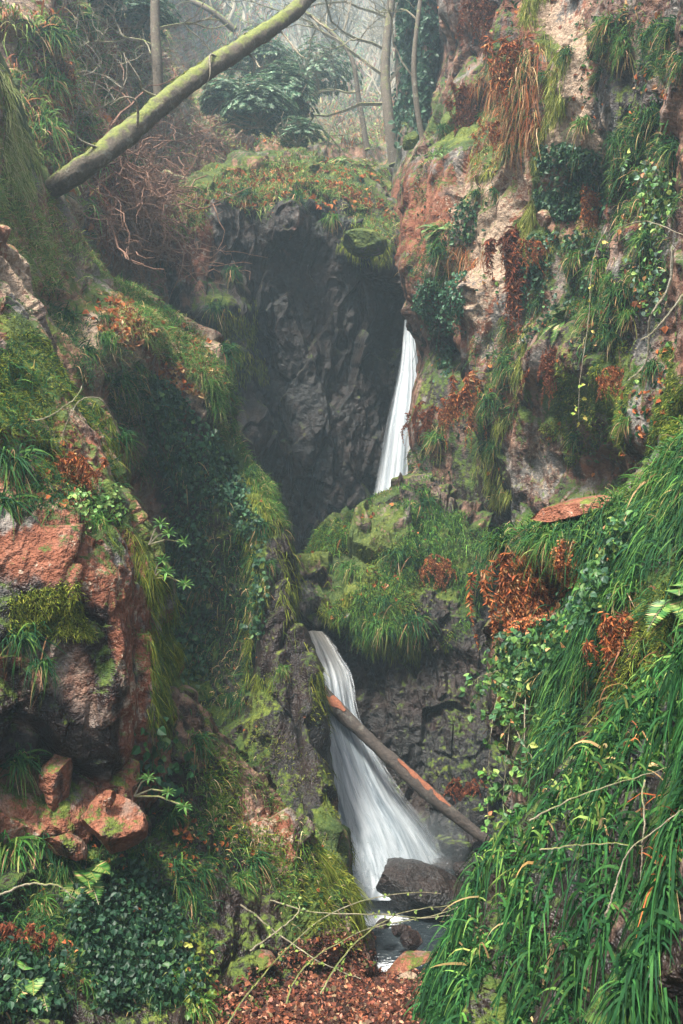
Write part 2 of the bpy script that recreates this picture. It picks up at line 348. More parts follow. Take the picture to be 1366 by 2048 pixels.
sheet('central_cliff', cc, 400, 460, .34, 1.1, seed=31, base=(.12, .5, 0, .2), flip=False, stretch=(1, 1, .45), lump=.6, crack=.0,
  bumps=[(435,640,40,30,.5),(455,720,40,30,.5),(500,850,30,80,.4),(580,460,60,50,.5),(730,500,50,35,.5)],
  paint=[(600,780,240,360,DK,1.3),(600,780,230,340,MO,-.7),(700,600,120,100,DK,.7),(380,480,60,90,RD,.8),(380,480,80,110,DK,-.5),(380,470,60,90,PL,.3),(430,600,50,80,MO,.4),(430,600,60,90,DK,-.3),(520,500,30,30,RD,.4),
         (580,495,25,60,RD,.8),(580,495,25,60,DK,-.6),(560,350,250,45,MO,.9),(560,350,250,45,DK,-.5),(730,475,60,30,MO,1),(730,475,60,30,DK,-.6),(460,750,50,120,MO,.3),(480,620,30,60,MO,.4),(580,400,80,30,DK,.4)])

# ---- mossy ledge between the two falls and the dark face below it
ee = [
 [(540,1240,17.5),(600,1180,17.5),(660,1120,17.5),(740,1080,17.5),(820,1050,17.5),(890,1060,17.3),(980,1100,17)],
 [(545,1190,14.8),(595,1108,15.1),(655,1050,15.4),(738,1015,15.7),(820,985,15.9),(890,1005,15.7),(980,1050,15)],
 [(560,1240,14),(608,1175,14.2),(680,1130,14.4),(750,1110,14.5),(830,1090,14.6),(900,1110,14.6),(980,1150,14.4)],
 [(590,1270,14.1),(640,1240,13.8),(700,1245,13.6),(760,1245,13.55),(840,1245,13.6),(910,1250,13.8),(990,1300,14)],
 [(600,1330,14.8),(660,1310,14.6),(720,1310,14.1),(780,1315,13.9),(860,1325,13.8),(920,1350,13.8),(1000,1400,13.6)],
 [(620,1430,14.7),(680,1420,14.5),(740,1410,14.0),(800,1410,13.7),(870,1420,13.5),(930,1440,13.4),(1010,1480,13.2)],
 [(640,1570,14.2),(700,1560,14.0),(760,1550,13.6),(820,1540,13.3),(880,1540,13.1),(940,1560,12.9),(1020,1600,12.7)],
 [(680,1750,13.2),(740,1730,13.2),(800,1720,13.0),(850,1710,12.8),(900,1710,12.6),(960,1720,12.3),(1020,1740,12)],
 [(680,1950,12.5),(740,1950,12.5),(800,1950,12.3),(850,1950,12),(900,1950,12),(960,1950,11.8),(1020,1950,11.5)]]
sheet('middle_ledge', ee, 330, 420, .34, .75, seed=41, base=(.1, .6, 0, .1), flip=False, stretch=(1, 1, .42), crack=.1,
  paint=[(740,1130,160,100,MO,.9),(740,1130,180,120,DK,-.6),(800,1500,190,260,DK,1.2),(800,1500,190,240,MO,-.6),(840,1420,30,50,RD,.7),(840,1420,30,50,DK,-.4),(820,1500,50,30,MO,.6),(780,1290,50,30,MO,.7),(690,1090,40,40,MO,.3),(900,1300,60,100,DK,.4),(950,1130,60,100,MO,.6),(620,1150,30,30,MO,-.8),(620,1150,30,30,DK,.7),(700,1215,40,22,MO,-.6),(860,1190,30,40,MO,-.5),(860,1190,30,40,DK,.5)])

# ---- big right wall
vs = [-900,-400,-100,50,170,270,340,500,650,830,980,1100,1300,1500,1700,1950]
eu = [950,930,908,898,902,866,820,812,834,850,846,872,905,940,985,1000]
eD = [21,20,19.5,19,18.8,18.4,18,17.8,17.5,17.2,16.8,16,15,14,13,12]
rows = []
for v, u, D in zip(vs, eu, eD):
    k = (D-15)/5.0
    rows.append([(u-30,v,D+7),(u+5,v,D+2.4),(u,v,D),(u+60,v,D-1.0),(u+60+(1080-u)*.45,v,D-2.6),(1080,v,13.2+k*1.6),(1170,v,12.0+k*1.4),(1270,v,10.8+k*1.2),(1366,v,9.8+k),(1520,v,8.2+k),(1800,v,6.0+k),(2300,v,4.0+k)])
sheet('right_cliff', rows, 620, 620, .36, 1.25, seed=52, base=(.2, .42, .02, .5), flip=False, stretch=(1, 1, .42), lump=.6,
  bumps=[(970,480,60,130,.3),(1085,200,26,330,.55),(1055,450,22,150,.4),(1000,600,50,50,.35),(1150,150,50,160,.3),(1170,400,60,90,-.6),(1180,940,90,60,-.8),(960,1200,60,250,-.9),(1150,720,100,60,.3),
         (1000,780,45,160,.4),(880,850,40,100,.3),(850,560,40,60,.1),(880,700,35,40,-.5),(930,90,40,60,-.5),(1290,650,50,200,.35),(1180,560,60,60,-.4),(1350,850,40,120,.5)],
  paint=[(970,490,75,170,PL,.95),(970,490,90,190,DK,-1),(970,520,80,150,MO,-.6),(1060,330,60,60,PL,.3),(960,420,30,60,MO,.4),(1128,190,48,190,PL,1.0),(1128,190,60,200,DK,-1),(1128,190,55,190,MO,-.7),(1185,300,30,130,PL,.6),(1085,250,18,300,MO,.9),(1100,80,18,120,PL,.6),(1060,480,16,120,MO,.7),
         (1250,90,60,60,PL,.2),(1240,320,90,90,PL,.25),(1250,230,100,90,DK,.4),(1000,60,60,60,RD,.5),(840,440,50,90,RD,.6),(840,440,50,90,DK,-.3),(1000,250,60,150,MO,.4),(1000,260,50,120,RD,.3),(900,250,60,60,MO,.5),(1010,300,40,60,PL,.3),
         (1150,800,100,80,MO,.9),(1200,650,120,90,DK,.5),(1240,420,50,60,RD,.4),(1080,900,60,60,PL,.35),(1180,910,30,40,RD,.4),(1090,980,60,40,PL,.3),(960,1150,80,250,DK,.6),(900,750,50,100,DK,.3),(960,900,80,150,MO,.3),
         (1030,740,30,80,PL,.35),(1010,820,50,60,RD,.3),(1290,500,60,200,DK,.3),(1200,720,40,60,RD,.5),(1345,850,25,110,MO,.9)])

# ---- ivy-hung pillar far right of the back slope
pr = []
for v, u0 in ((-500,800),(-100,815),(60,815),(180,812),(290,806),(400,800),(560,795)):
    pr.append([(u0-10,v,29),(u0-4,v,26.5),(u0+6,v,24.4),(u0+35,v,23.8),(u0+65,v,24.2),(u0+85,v,26.0),(u0+95,v,29)])
sheet('ivy_pillar', pr, 120, 260, .38, 1.7, seed=61, base=(.35, .45, 0, .1), flip=False, stretch=(1,1,.3))

# ---- near right bank
q0 = [(1700,620,6),(1450,800,6.2),(1340,900,6.4),(1245,1008,6.8),(1130,1052,7.2),(1040,1075,7.6),(1020,1190,7.7),(1005,1320,7.4),(1000,1440,7.2),(1065,1560,6.6),(1110,1680,6)]
q1_ = [(1800,820,5.2),(1520,950,5.3),(1410,1040,5.5),(1310,1100,5.9),(1210,1130,6.4),(1115,1150,6.9),(1090,1240,7.1),(1080,1350,6.8),(1080,1460,6.6),(1120,1580,6.1),(1160,1700,5.6)]
q2_ = [(1900,1100,4.6),(1620,1200,4.8),(1510,1230,5),(1410,1250,5.3),(1320,1270,5.6),(1225,1270,5.9),(1195,1330,6.1),(1180,1420,6.1),(1185,1520,6),(1210,1630,5.7),(1230,1750,5.3)]
q3_ = [(2000,1500,4.3),(1700,1500,4.6),(1600,1500,4.8),(1500,1500,5),(1410,1500,5.3),(1330,1500,5.5),(1300,1520,5.6),(1280,1570,5.6),(1280,1640,5.5),(1290,1720,5.2),(1300,1820,4.9)]
q4_ = [(u+60,v+400,D-.3) for u,v,D in q3_]
sheet('right_bank', [[(u+120,v+40,D+3.2) for u,v,D in q0],[(u+30,v+15,D+1.2) for u,v,D in q0], q0, q1_, q2_, q3_, q4_], 403, 331, .17, .6, seed=71, base=(.2, .6, 0, .15), flip=False, lump=1.0,
  bumps=[(1080,1190,60,50,-.35)],
  paint=[(1100,1190,110,90,RD,1.2),(1100,1190,110,90,MO,-.9),(1100,1190,110,90,DK,-.9),(1290,1330,90,150,DK,.5),(1330,1300,60,150,MO,.45),(1345,800,30,120,MO,.8)])  # dark spot paints the shade of the earth band below the grass

# ---- foreground right mound
r0 = [(1900,820,3.0),(1600,1080,3.3),(1450,1220,3.5),(1366,1320,3.6),(1260,1440,3.9),(1180,1510,4.1),(1090,1630,4.3),(1015,1710,4.5),(955,1800,4.6),(905,1890,4.6),(865,1980,4.5),(830,2080,4.4),(810,2200,4.2)]
r1 = [(2100,1050,2.4),(1780,1300,2.7),(1620,1420,2.9),(1500,1500,3.0),(1390,1590,3.2),(1300,1660,3.3),(1220,1750,3.5),(1150,1830,3.6),(1090,1910,3.7),(1040,1990,3.7),(1000,2070,3.7),(960,2160,3.6),(930,2260,3.5)]
r2 = [(2300,1400,1.9),(2000,1600,2.1),(1850,1680,2.3),(1700,1770,2.4),(1580,1840,2.5),(1500,1900,2.6),(1420,1980,2.7),(1350,2060,2.8),(1290,2140,2.9),(1230,2220,2.9),(1180,2290,2.9),(1130,2370,2.9),(1100,2450,2.9)]
r3 = [(2400,2200,1.6),(2200,2250,1.7),(2050,2300,1.8),(1900,2350,1.9),(1800,2400,2.0),(1700,2450,2.1),(1600,2500,2.2),(1520,2550,2.3),(1450,2600,2.4),(1400,2650,2.4),(1350,2700,2.4),(1300,2750,2.4),(1280,2800,2.4)]
sheet('foreground_mound', [[(u+40,v+300,D+1.6) for u,v,D in r0],[(u+5,v+60,D+.6) for u,v,D in r0], r0, r1, r2, r3], 302, 216, .10, .5, seed=81, base=(.12, .75, 0, .1), flip=False, lump=1.2)

# ---- floor of the gorge: path, stream bed, and land beyond it
def ground_z(x, y):
    z = np.interp(y, [-12, 0, 4.5, 6.2, 8.0, 9.3, 10.2, 14, 40, 400], [.1, 0, -.76, -1.38, -2.12, -2.75, -3.35, -3.5, -3.4, -2.0])
    pc = np.interp(y, [0, 4.5, 8, 10], [.1, .12, .45, .9])
    z = z+np.interp(np.abs(x-pc), [0, .35, 1.6, 4, 40, 300], [0, 0, .45, 1.1, 1.2, 3.0])*np.interp(y, [0, 8.5, 10], [1, 1, .5])
    z = z+np.interp(x-pc, [-6, -2.2, -.9, -.5], [-2.2, -1.9, -.5, 0])*np.interp(y, [1, 3, 8.5, 10], [0, 1, 1, .3])
    return z
gx = np.concatenate([np.linspace(-300, -8, 30), np.linspace(-7.8, -1.6, 60), np.linspace(-1.58, 2.2, 380), np.linspace(2.25, 9, 60), np.linspace(10, 300, 30)])
gy = np.concatenate([np.linspace(-80, 2, 40), np.linspace(2.05, 10.5, 480), np.linspace(10.6, 14, 60), np.linspace(14.5, 400, 50)])
X, Y = np.meshgrid(gx, gy); pg = np.stack([X.ravel(), Y.ravel(), ground_z(X.ravel(), Y.ravel())], -1)
near = np.clip(1-np.abs(pg[:, 0])/8, 0, 1)
pg[:, 2] += near*(.06*fbm(pg*np.array([2.5, 2.5, 0]), 4, 90)+.035*fbm(pg*np.array([9, 9, 0]), 4, 91))
idx = np.arange(len(gx)*len(gy)).reshape(len(gy), len(gx))
fcg = np.stack([idx[:-1, :-1], idx[:-1, 1:], idx[1:, 1:], idx[1:, :-1]], -1).reshape(-1, 4)
tag(mesh_np('ground', pg, fcg, M['litter'], smooth=True), kind='structure')
_n = np.tile([0, -.2, .98], (len(pg), 1)); _uv = pix(pg); _a = np.gradient(_uv.reshape(len(gy), len(gx), 2), axis=0); _b = np.gradient(_uv.reshape(len(gy), len(gx), 2), axis=1)
SURF.append(dict(name='ground', p=pg, n=_n, ns=_n, uv=_uv, area=np.abs(_a[..., 0]*_b[..., 1]-_a[..., 1]*_b[..., 0]).ravel()*((pg[:, 1] > 2) & (np.abs(pg[:, 0]) < 8)), face=np.ones(len(pg)), warp=np.zeros((len(pg), 2))))

# ------------------------------------------------------------------ water
def fall_material():
    t = NT('falling_water'); s, tt, e, a = t.sep('flow')
    cmb = t.n('ShaderNodeCombineXYZ'); t.l(t.math('MULTIPLY', s, 1.0), cmb.inputs[0]); t.l(tt, cmb.inputs[1]); t.l(a, cmb.inputs[2])
    mp = t.n('ShaderNodeMapping'); mp.inputs['Scale'].default_value = (15, 5.5, 7); t.l(cmb.outputs[0], mp.inputs[0])
    mp2 = t.n('ShaderNodeMapping'); mp2.inputs['Scale'].default_value = (7, 1.2, 3); t.l(cmb.outputs[0], mp2.inputs[0])
    n1 = t.noise(mp.outputs[0], 1, 6, .72, .8); n2 = t.noise(mp2.outputs[0], 1, 3, .6, .5)
    nn = t.math('ADD', t.math('MULTIPLY', n1, .5), t.math('MULTIPLY', n2, .5))
    al = t.sm(t.math('ADD', nn, t.math('MULTIPLY', e, .85)), .44, .92)
    col = t.ramp(nn, [(.32, (.12, .16, .19)), (.45, (.30, .35, .39)), (.60, (.56, .60, .63))])
    col = t.mix(t.math('MULTIPLY', t.sm(tt, .34, .0), .5), col, (.50, .38, .24))
    d = t.n('ShaderNodeBsdfPrincipled', i_Roughness=.45); t.l(col, d.inputs['Base Color'])
    tl = t.n('ShaderNodeBsdfTranslucent'); t.l(col, tl.inputs[0]); m1 = t.n('ShaderNodeMixShader'); m1.inputs[0].default_value = .4
    t.l(d.outputs[0], m1.inputs[1]); t.l(tl.outputs[0], m1.inputs[2])
    tr = t.n('ShaderNodeBsdfTransparent'); mx = t.n('ShaderNodeMixShader'); t.l(al, mx.inputs[0])
    t.l(tr.outputs[0], mx.inputs[1]); t.l(m1.outputs[0], mx.inputs[2]); t.l(mx.outputs[0], t.out.inputs[0]); return t.m
def spray_material():
    t = NT('spray'); a = t.n('ShaderNodeAttribute', attribute_name='tint')
    d = t.n('ShaderNodeBsdfDiffuse'); t.l(a.outputs['Color'], d.inputs[0]); tl = t.n('ShaderNodeBsdfTranslucent'); t.l(a.outputs['Color'], tl.inputs[0])
    m1 = t.n('ShaderNodeMixShader'); m1.inputs[0].default_value = .4; t.l(d.outputs[0], m1.inputs[1]); t.l(tl.outputs[0], m1.inputs[2])
    tr = t.n('ShaderNodeBsdfTransparent'); mx = t.n('ShaderNodeMixShader'); mx.inputs[0].default_value = .3
    t.l(tr.outputs[0], mx.inputs[1]); t.l(m1.outputs[0], mx.inputs[2]); t.l(mx.outputs[0], t.out.inputs[0]); return t.m
def pool_material():
    t = NT('pool_water'); p = t.pos((1, 2.2, 1)); a = t.n('ShaderNodeAttribute', attribute_name='mask'); q = t.n('ShaderNodeSeparateColor'); t.l(a.outputs['Color'], q.inputs[0])
    n1 = t.noise(p, 5, 5, .65, .6); n2 = t.noise(t.pos((1.5, 5, 1)), 9, 4, .7)
    fo = t.sm(t.math('ADD', q.outputs[0], t.math('MULTIPLY', t.math('SUBTRACT', n2, .5), 1.6)), .45, .75)
    b = t.n('ShaderNodeBsdfPrincipled', i_Roughness=.12); b.inputs['IOR'].default_value = 1.33
    t.l(t.mix(fo, (.012, .018, .022), (.78, .82, .85)), b.inputs['Base Color']); t.l(t.math('ADD', t.math('MULTIPLY', fo, .5), .1), b.inputs['Roughness'])
    bp = t.n('ShaderNodeBump', i_Strength=.7, i_Distance=.06); t.l(t.math('ADD', n1, t.math('MULTIPLY', n2, .5)), bp.inputs['Height']); t.l(bp.outputs[0], b.inputs['Normal'])
    t.l(b.outputs[0], t.out.inputs[0]); return t.m
M['fall'] = fall_material(); M['spray'] = spray_material(); M['pool'] = pool_material()

def waterfall(name, rows, label_t0=0., bulge=.25, layers=3, seed=0, nstr=900, nx=60, ny=220, tan=1.):
    """rows: (left u, right u, v, distance). Several curtains, each in front of the other, plus loose strands."""
    Rw = np.array(rows, float); Rf = catmull(Rw, ny)
    s = np.linspace(0, 1, nx); V = []; Fc = []; A = []
    def pt(ss, ti, layer, k=1.0):
        r = Rf[ti]; u = r[..., 0]+(r[..., 1]-r[..., 0])*ss; D = r[..., 3]-bulge*np.sin(np.pi*np.clip(ss, 0, 1))-.09*layer
        return np.stack([(u-683)/F*D, D, ZC+(1024-r[..., 2])/F*D], -1)
    for L in range(layers):
        wide = (0, .16, .10)[L]; S, T = np.meshgrid(s, np.arange(ny)); q = pt(S*(1+2*wide)-wide, T, L)
        tn = T/(ny-1.0)
        nz = fbm(np.stack([S.ravel()*12, tn.ravel()*2.5+L*9, S.ravel()*0+seed], -1), 4, seed+L).reshape(S.shape)
        q[..., 1] -= nz*.09; q[..., 0] += nz*.02
        edge = np.clip(np.minimum(S, 1-S)/.18, 0, 1)*(1.0 if L == 0 else .62-.1*L)
        edge = edge*np.clip((1-tn)*30+.5, 0, 1)
        A.append(np.stack([S, tn if tan > 0 else tn*0+1, edge, tn*0+L*.37+seed], -1).reshape(-1, 4))
        i = np.arange(nx*ny).reshape(ny, nx)+L*nx*ny
        Fc.append(np.stack([i[:-1, :-1], i[1:, :-1], i[1:, 1:], i[:-1, 1:]], -1).reshape(-1, 4)); V.append(q.reshape(-1, 3))
    o = mesh_np(name, np.concatenate(V), np.concatenate(Fc), M['fall'], smooth=True, attrs={'flow': np.concatenate(A)})
    tag(o, kind='structure')
    # strands of spray that follow the flow
    Vs = []; Fs = []; n = nstr; k = 5
    ss = rng.beta(.8, .7, n)*1.24-.09; t0 = rng.uniform(.02, .93, n); ln = rng.uniform(.015, .06, n); off = rng.uniform(-.05, .3, n)
    P5 = []
    for j in range(k):
        ti = np.clip((t0+ln*j/(k-1))*(ny-1), 0, ny-1).astype(int); q = pt(ss+.02*j/(k-1)*np.sign(ss-.5), ti, 0); q[:, 1] -= off; P5.append(q)
    P5 = np.stack(P5, 1); wd = rng.uniform(.0012, .005, n)[:, None]*np.sin(np.linspace(.25, 2.9, k))
    side = np.array([1, 0, 0.15])
    V2 = np.stack([P5-wd[..., None]*side, P5+wd[..., None]*side], 2).reshape(-1, 3)
    b = np.arange(n)[:, None]*k*2+np.arange(k-1)[None]*2; b = b.ravel()
    f = np.stack([b, b+1, b+3, b+2], -1)
    sp = mesh_np('falling_strands', V2, f, M['spray'], parent=o, attrs={'tint': np.tile([.62, .66, .7, 1], (len(V2), 1))})
    return o
waterfall('lower_waterfall', [(596,640,1262,14.0),(600,660,1290,13.75),(606,690,1350,13.4),(620,705,1430,13.1),(632,742,1510,12.85),(640,785,1590,12.65),(650,832,1660,12.5),(660,862,1720,12.35),(664,884,1765,12.2),(660,880,1800,12.0)], seed=3, nstr=1500)
waterfall('upper_waterfall', [(812,836,640,19.8),(809,842,690,19.6),(804,852,740,19.4),(795,860,790,19.2),(785,866,850,19.0),(777,870,910,18.9),(770,874,960,18.8),(760,876,1020,18.6)], seed=9, nstr=1400, nx=40, tan=-1)

# pool and the stream that leaves it
ZP = -3.12
gx = np.linspace(-.6, 4, 150); gy = np.linspace(9.9, 14.5, 150); X, Y = np.meshgrid(gx, gy)
Pw = np.stack([X.ravel(), Y.ravel(), np.full(X.size, ZP)], -1)
Pw[:, 2] += .012*fbm(Pw*np.array([4, 7, 0]), 3, 5)+np.where(Pw[:, 1] < 10.7, (Pw[:, 1]-10.7)*.35, 0)
foam = np.exp(-((Pw[:, 0]-.32)/.42)**2-((Pw[:, 1]-11.8)/.42)**2)*1.5+.55*np.exp(-((Pw[:, 0]-.45)/.3)**2-((Pw[:, 1]-10.35)/.35)**2)+.25*np.exp(-((Pw[:, 0]-1.1)/.5)**2-((Pw[:, 1]-12.2)/.4)**2)
foam = np.maximum(foam*1.3, .27)
i = np.arange(150*150).reshape(150, 150)
tag(mesh_np('pool_water', Pw, np.stack([i[:-1, :-1], i[:-1, 1:], i[1:, 1:], i[1:, :-1]], -1).reshape(-1, 4), M['pool'], smooth=True, attrs={'mask': np.stack([foam]*3, -1)}), kind='structure')

# broken splash thrown up where the fall meets the pool and the boulder
n = 14000; c = rng.normal(size=(n, 3))*np.array([.36, .16, .22])+np.array([.28, 11.95, ZP+.06]); c[:, 2] = ZP+np.abs(c[:, 2]-ZP)
k_ = rng.random(n) < .35; c[k_] = rng.normal(size=(k_.sum(), 3))*np.array([.16, .12, .10])+np.array([1.02, 12.2, ZP+.18])
s_ = rng.uniform(.004, .016, n)[:, None]; a1 = rng.normal(size=(n, 3)); a1 /= np.linalg.norm(a1, axis=1, keepdims=True); a2 = np.cross(a1, rng.normal(size=(n, 3))); a2 /= np.linalg.norm(a2, axis=1, keepdims=True)
V_ = np.stack([c-a1*s_, c+a2*s_*.6, c+a1*s_, c-a2*s_*.6], 1).reshape(-1, 3)
sp_ = mesh_np('water_spray', V_, np.arange(4*n).reshape(n, 4), M['spray'], attrs={'tint': np.tile([.7, .74, .78, 1], (4*n, 1))}); tag(sp_, kind='stuff')

# fine mist hanging where the water lands
mm = bpy.data.materials.new('mist_air'); mm.use_nodes = True; _t = mm.node_tree; _t.nodes.clear(); _o = _t.nodes.new('ShaderNodeOutputMaterial'); _v = _t.nodes.new('ShaderNodeVolumePrincipled')
_v.inputs['Color'].default_value = (.8, .93, 1, 1); _v.inputs['Density'].default_value = .22; _t.links.new(_v.outputs[0], _o.inputs['Volume'])
for c_, s_ in ((P(800, 1700, 12.15), (.85, .5, .55)),):
    bm = bmesh.new(); bmesh.ops.create_icosphere(bm, subdivisions=3, radius=1); me = bpy.data.meshes.new('mist'); bm.to_mesh(me); bm.free(); me.materials.append(mm)
    o_ = bpy.data.objects.new('mist', me); COL.objects.link(o_); o_.location = c_; o_.scale = s_; o_['kind'] = 'stuff'

# ------------------------------------------------------------------ loose rocks
def rock_mesh(size, seed, cuts=9, rough=.05, sub=5, sharp=.62):
    bm = bmesh.new(); bmesh.ops.create_icosphere(bm, subdivisions=sub, radius=1)
    p = np.array([v.co[:] for v in bm.verts]); bm.verts.index_update(); f = np.array([[v.index for v in q.verts] for q in bm.faces]); bm.free()
    r = np.random.default_rng(seed)
    for _ in range(cuts):
        n = r.normal(size=3); n /= np.linalg.norm(n); d = r.uniform(sharp, .9)
        k = p@n; ex = np.clip(k-d, 0, None); p = p-ex[:, None]*n*.97
    p = p*np.array(size)
    nn = p/np.linalg.norm(p, axis=1, keepdims=True); m = min(size)
    p = p+nn*(rough*m*(fbm(p/m*1.7+seed, 4, seed)+.35*fbm(p/m*8+seed, 3, seed+4)))[:, None]
    return p, f
def rotz(p, rx, ry, rz):
    E_ = np.array(__import__('mathutils').Euler((R(rx), R(ry), R(rz))).to_matrix()); return p@E_.T
def rock(label, u, v, D, size, rot, mask, seed, name='boulder', cat='boulder', group=None, cuts=13, sharp=.5, mat=None, rough=.12, paint=()):
    """size in metres (width, depth, height) half extents; stands at picture place u, v at its own distance"""
    p, f = rock_mesh(size, seed, cuts, rough, sharp=sharp); p = rotz(p, *rot)
    o = mesh_np(name, p, f, mat or M['rock'], attrs={'mask': np.tile(np.array(mask, float), (len(p), 1))}); o.location = P(u, v, D)
    tag(o, label, cat, group); return o
# in the pool
rock('big dark wet boulder in the pool at the foot of the lower waterfall', 835, 1785, 11.75, (.66, .42, .33), (8, 12, -12), (-.7, 1.2, 0, 0), 5, sharp=.62, rough=.16)
rock('small dark wet rock with white water sliding over it, right behind the big pool boulder', 880, 1735, 12.25, (.28, .2, .16), (0, -12, 20), (-.7, 1.2, 0, 0), 8)
rock('low purplish wet rock at the right edge of the pool', 935, 1752, 11.9, (.22, .2, .17), (0, 20, 0), (-.6, .9, 0, .4), 12)
rock('small dark rock under the fallen log end at the back of the pool', 985, 1700, 11.9, (.28, .2, .14), (0, 8, 30), (-.6, 1.1, 0, .2), 14)
for k, (u, v, D, s, la) in enumerate([(800,1862,10.6,.13,'flat reddish wet stone in the rapids below the pool, leftmost of three'),(765,1850,10.7,.11,'small dark wet stone in the rapids at the left bank edge'),(825,1880,10.2,.16,'reddish wet stone in the rapids beside the leafy path end')]):
    rock(la, u, v, D, (s, s*.8, s*.6), (10, 5*k, 40*k), (-.5, .7, 0, .7), 20+k, name='stone', cat='stone', group='wet stones in the rapids')
# path stones
rock('long brown flat stone lying across the leafy path', 815, 1925, 8.0, (.30, .16, .08), (0, -14, 25), (.05, .15, .1, .7), 31, name='stone', cat='stone', sharp=.4)
rock('pale pinkish stone among red leaves in the middle of the path', 812, 1958, 7.2, (.10, .09, .045), (0, 5, 10), (0, -.2, .9, .5), 33, name='stone', cat='stone')
rock('angular red rock at the foot of the left bank behind the bramble stems', 590, 1945, 7.6, (.26, .2, .14), (0, 10, 20), (.1, .05, 0, .9), 35, name='rock', cat='rock', sharp=.5)
rock('small red rock at the left bank foot below the twisted moss', 500, 1930, 6.3, (.18, .15, .08), (0, -8, 0), (.2, .05, 0, .8), 36, name='rock', cat='rock')
# left buttress blocks
rock('upright reddish block wedged under the overhang of the left buttress', 118, 1565, 6.25, (.13, .13, .24), (0, 6, 12), (.05, .25, .1, .6), 41, sharp=.45)
rock('large angular red rock below the overhang, lower left', 215, 1650, 6.1, (.25, .2, .19), (0, 22, 15), (.05, .25, 0, .7), 43, sharp=.42)
rock('red slanting slab under the upright block, lower left', 125, 1690, 6.0, (.17, .13, .10), (0, 35, 0), (.1, .3, .0, .6), 45, sharp=.4)
rock('small orange rock perched on the large angular red rock', 218, 1597, 6.05, (.055, .05, .05), (0, 45, 10), (0, .1, .1, .8), 46, name='rock', cat='rock', sharp=.4)
rock('pale smooth boulder embedded in the grassy slope of the left ridge', 235, 705, 11.75, (.22, .25, .36), (0, -32, 10), (.15, -.1, .55, .1), 48, sharp=.45, cuts=14)
# right side
rock('flat rust red slab jutting from the right cliff under the mossy overhang', 1150, 1018, 7.0, (.40, .3, .065), (6, -12, -10), (-.1, .15, 0, .8), 51, name='rock_slab', cat='slab', sharp=.35)
rock('flat reddish slab jutting out at the top of the upper waterfall', 815, 520, 18.0, (.26, .35, .09), (0, -10, 0), (-.1, -.2, .3, 1.0), 53, name='rock_slab', cat='slab', sharp=.4)
rock('rounded pinkish boulder high on the right cliff beside orange ferns', 1000, 62, 16.0, (.17, .17, .17), (0, 0, 0), (.1, 0, .2, .7), 55)
rock('smooth pale knob of rock at the foot of the mossy rib on the right cliff', 1085, 438, 12.65, (.12, .12, .12), (0, 20, 0), (.1, .1, .35, .3), 57, rough=.08)
rock('moss green square block standing at the top of the right cliff edge', 822, 285, 19.5, (.16, .16, .24), (0, 8, 10), (1.1, -.2, 0, 0), 59, sharp=.5)
rock('bright mossy boulder at the brink of the upper waterfall', 732, 488, 19.5, (.50, .5, .26), (0, 12, 0), (1.2, -.4, 0, 0), 63, rough=.16, sharp=.7)

# ------------------------------------------------------------------ plant builders
ALL = {k: np.concatenate([s[k] for s in SURF]) for k in ('p', 'n', 'ns', 'uv', 'area', 'face', 'warp')}
ALL['sid'] = np.concatenate([np.full(len(s['p']), i) for i, s in enumerate(SURF)]); SID = {s['name']: i for i, s in enumerate(SURF)}
_fr = (ALL['uv'][:, 0] > -420) & (ALL['uv'][:, 0] < 2300) & (ALL['uv'][:, 1] > -150) & (ALL['uv'][:, 1] < 2250) & (ALL['p'][:, 1] > .5)
ALL = {k: a[_fr] for k, a in ALL.items()}
def unit(a): return a/(np.linalg.norm(a, axis=-1, keepdims=True)+1e-9)
def scatter(n, polys, surfs=None, minface=0., wob=30, dens=None, minup=None):
    uv = ALL['uv']+ALL['warp']*wob*2; m = np.zeros(len(uv), bool)
    for pl in polys:
        b = np.array(pl); q = (uv[:, 0] > b[:, 0].min()) & (uv[:, 0] < b[:, 0].max()) & (uv[:, 1] > b[:, 1].min()) & (uv[:, 1] < b[:, 1].max())
        k = np.nonzero(q)[0]; m[k[inpoly(uv[k], pl)]] = True
    if surfs: m &= np.isin(ALL['sid'], [SID[s] for s in surfs])
    m &= ALL['face'] > minface
    if minup is not None: m &= ALL['n'][:, 2] > minup
    k = np.nonzero(m)[0]
    if len(k) == 0: print('EMPTY scatter', polys[0][:2], surfs); return np.zeros((0, 3)), np.zeros((0, 3))
    w = ALL['area'][k].copy()
    if dens is not None:
        w *= np.clip(.5+dens*fbm(ALL['p'][k]*1.6, 2, 99), .02, 2)
    c = rng.choice(k, n, p=w/w.sum()); p = ALL['p'][c]; N = unit(ALL['n'][c]*.5+ALL['ns'][c]*.5)
    j = rng.normal(size=(n, 3))*.012*p[:, 1:2]/6; j -= N*(j*N).sum(1, keepdims=True)
    return p+j, N
def at(u, v, surfs=None):
    """point and outward direction on the terrain seen at picture place u, v (nearest sheet)"""
    d = ((ALL['uv']-[u, v])**2).sum(1); k = np.nonzero((d < 64) & (ALL['face'] > -.1))[0]
    if surfs: k = k[np.isin(ALL['sid'][k], [SID[s] for s in surfs])]
    if len(k) == 0: k = np.array([d.argmin()])
    i = k[ALL['p'][k, 1].argmin()]
    return ALL['p'][i], unit(ALL['ns'][i]*.6+ALL['n'][i]*.4)
def pick(pal, n, var=.25, base=None):
    w = np.array([a for a, _ in pal], float); c = rng.choice(len(pal), n, p=w/w.sum())
    C = np.array([b for _, b in pal])[c]; return np.clip(C*rng.uniform(1-var, 1+var, (n, 1))*rng.uniform(.9, 1.1, (n, 3)), 0, 1)
GR_DEEP = [(5, (.014, .055, .022)), (5, (.024, .08, .026)), (3, (.055, .13, .03)), (.7, (.12, .2, .04)), (.18, (.38, .27, .12))]
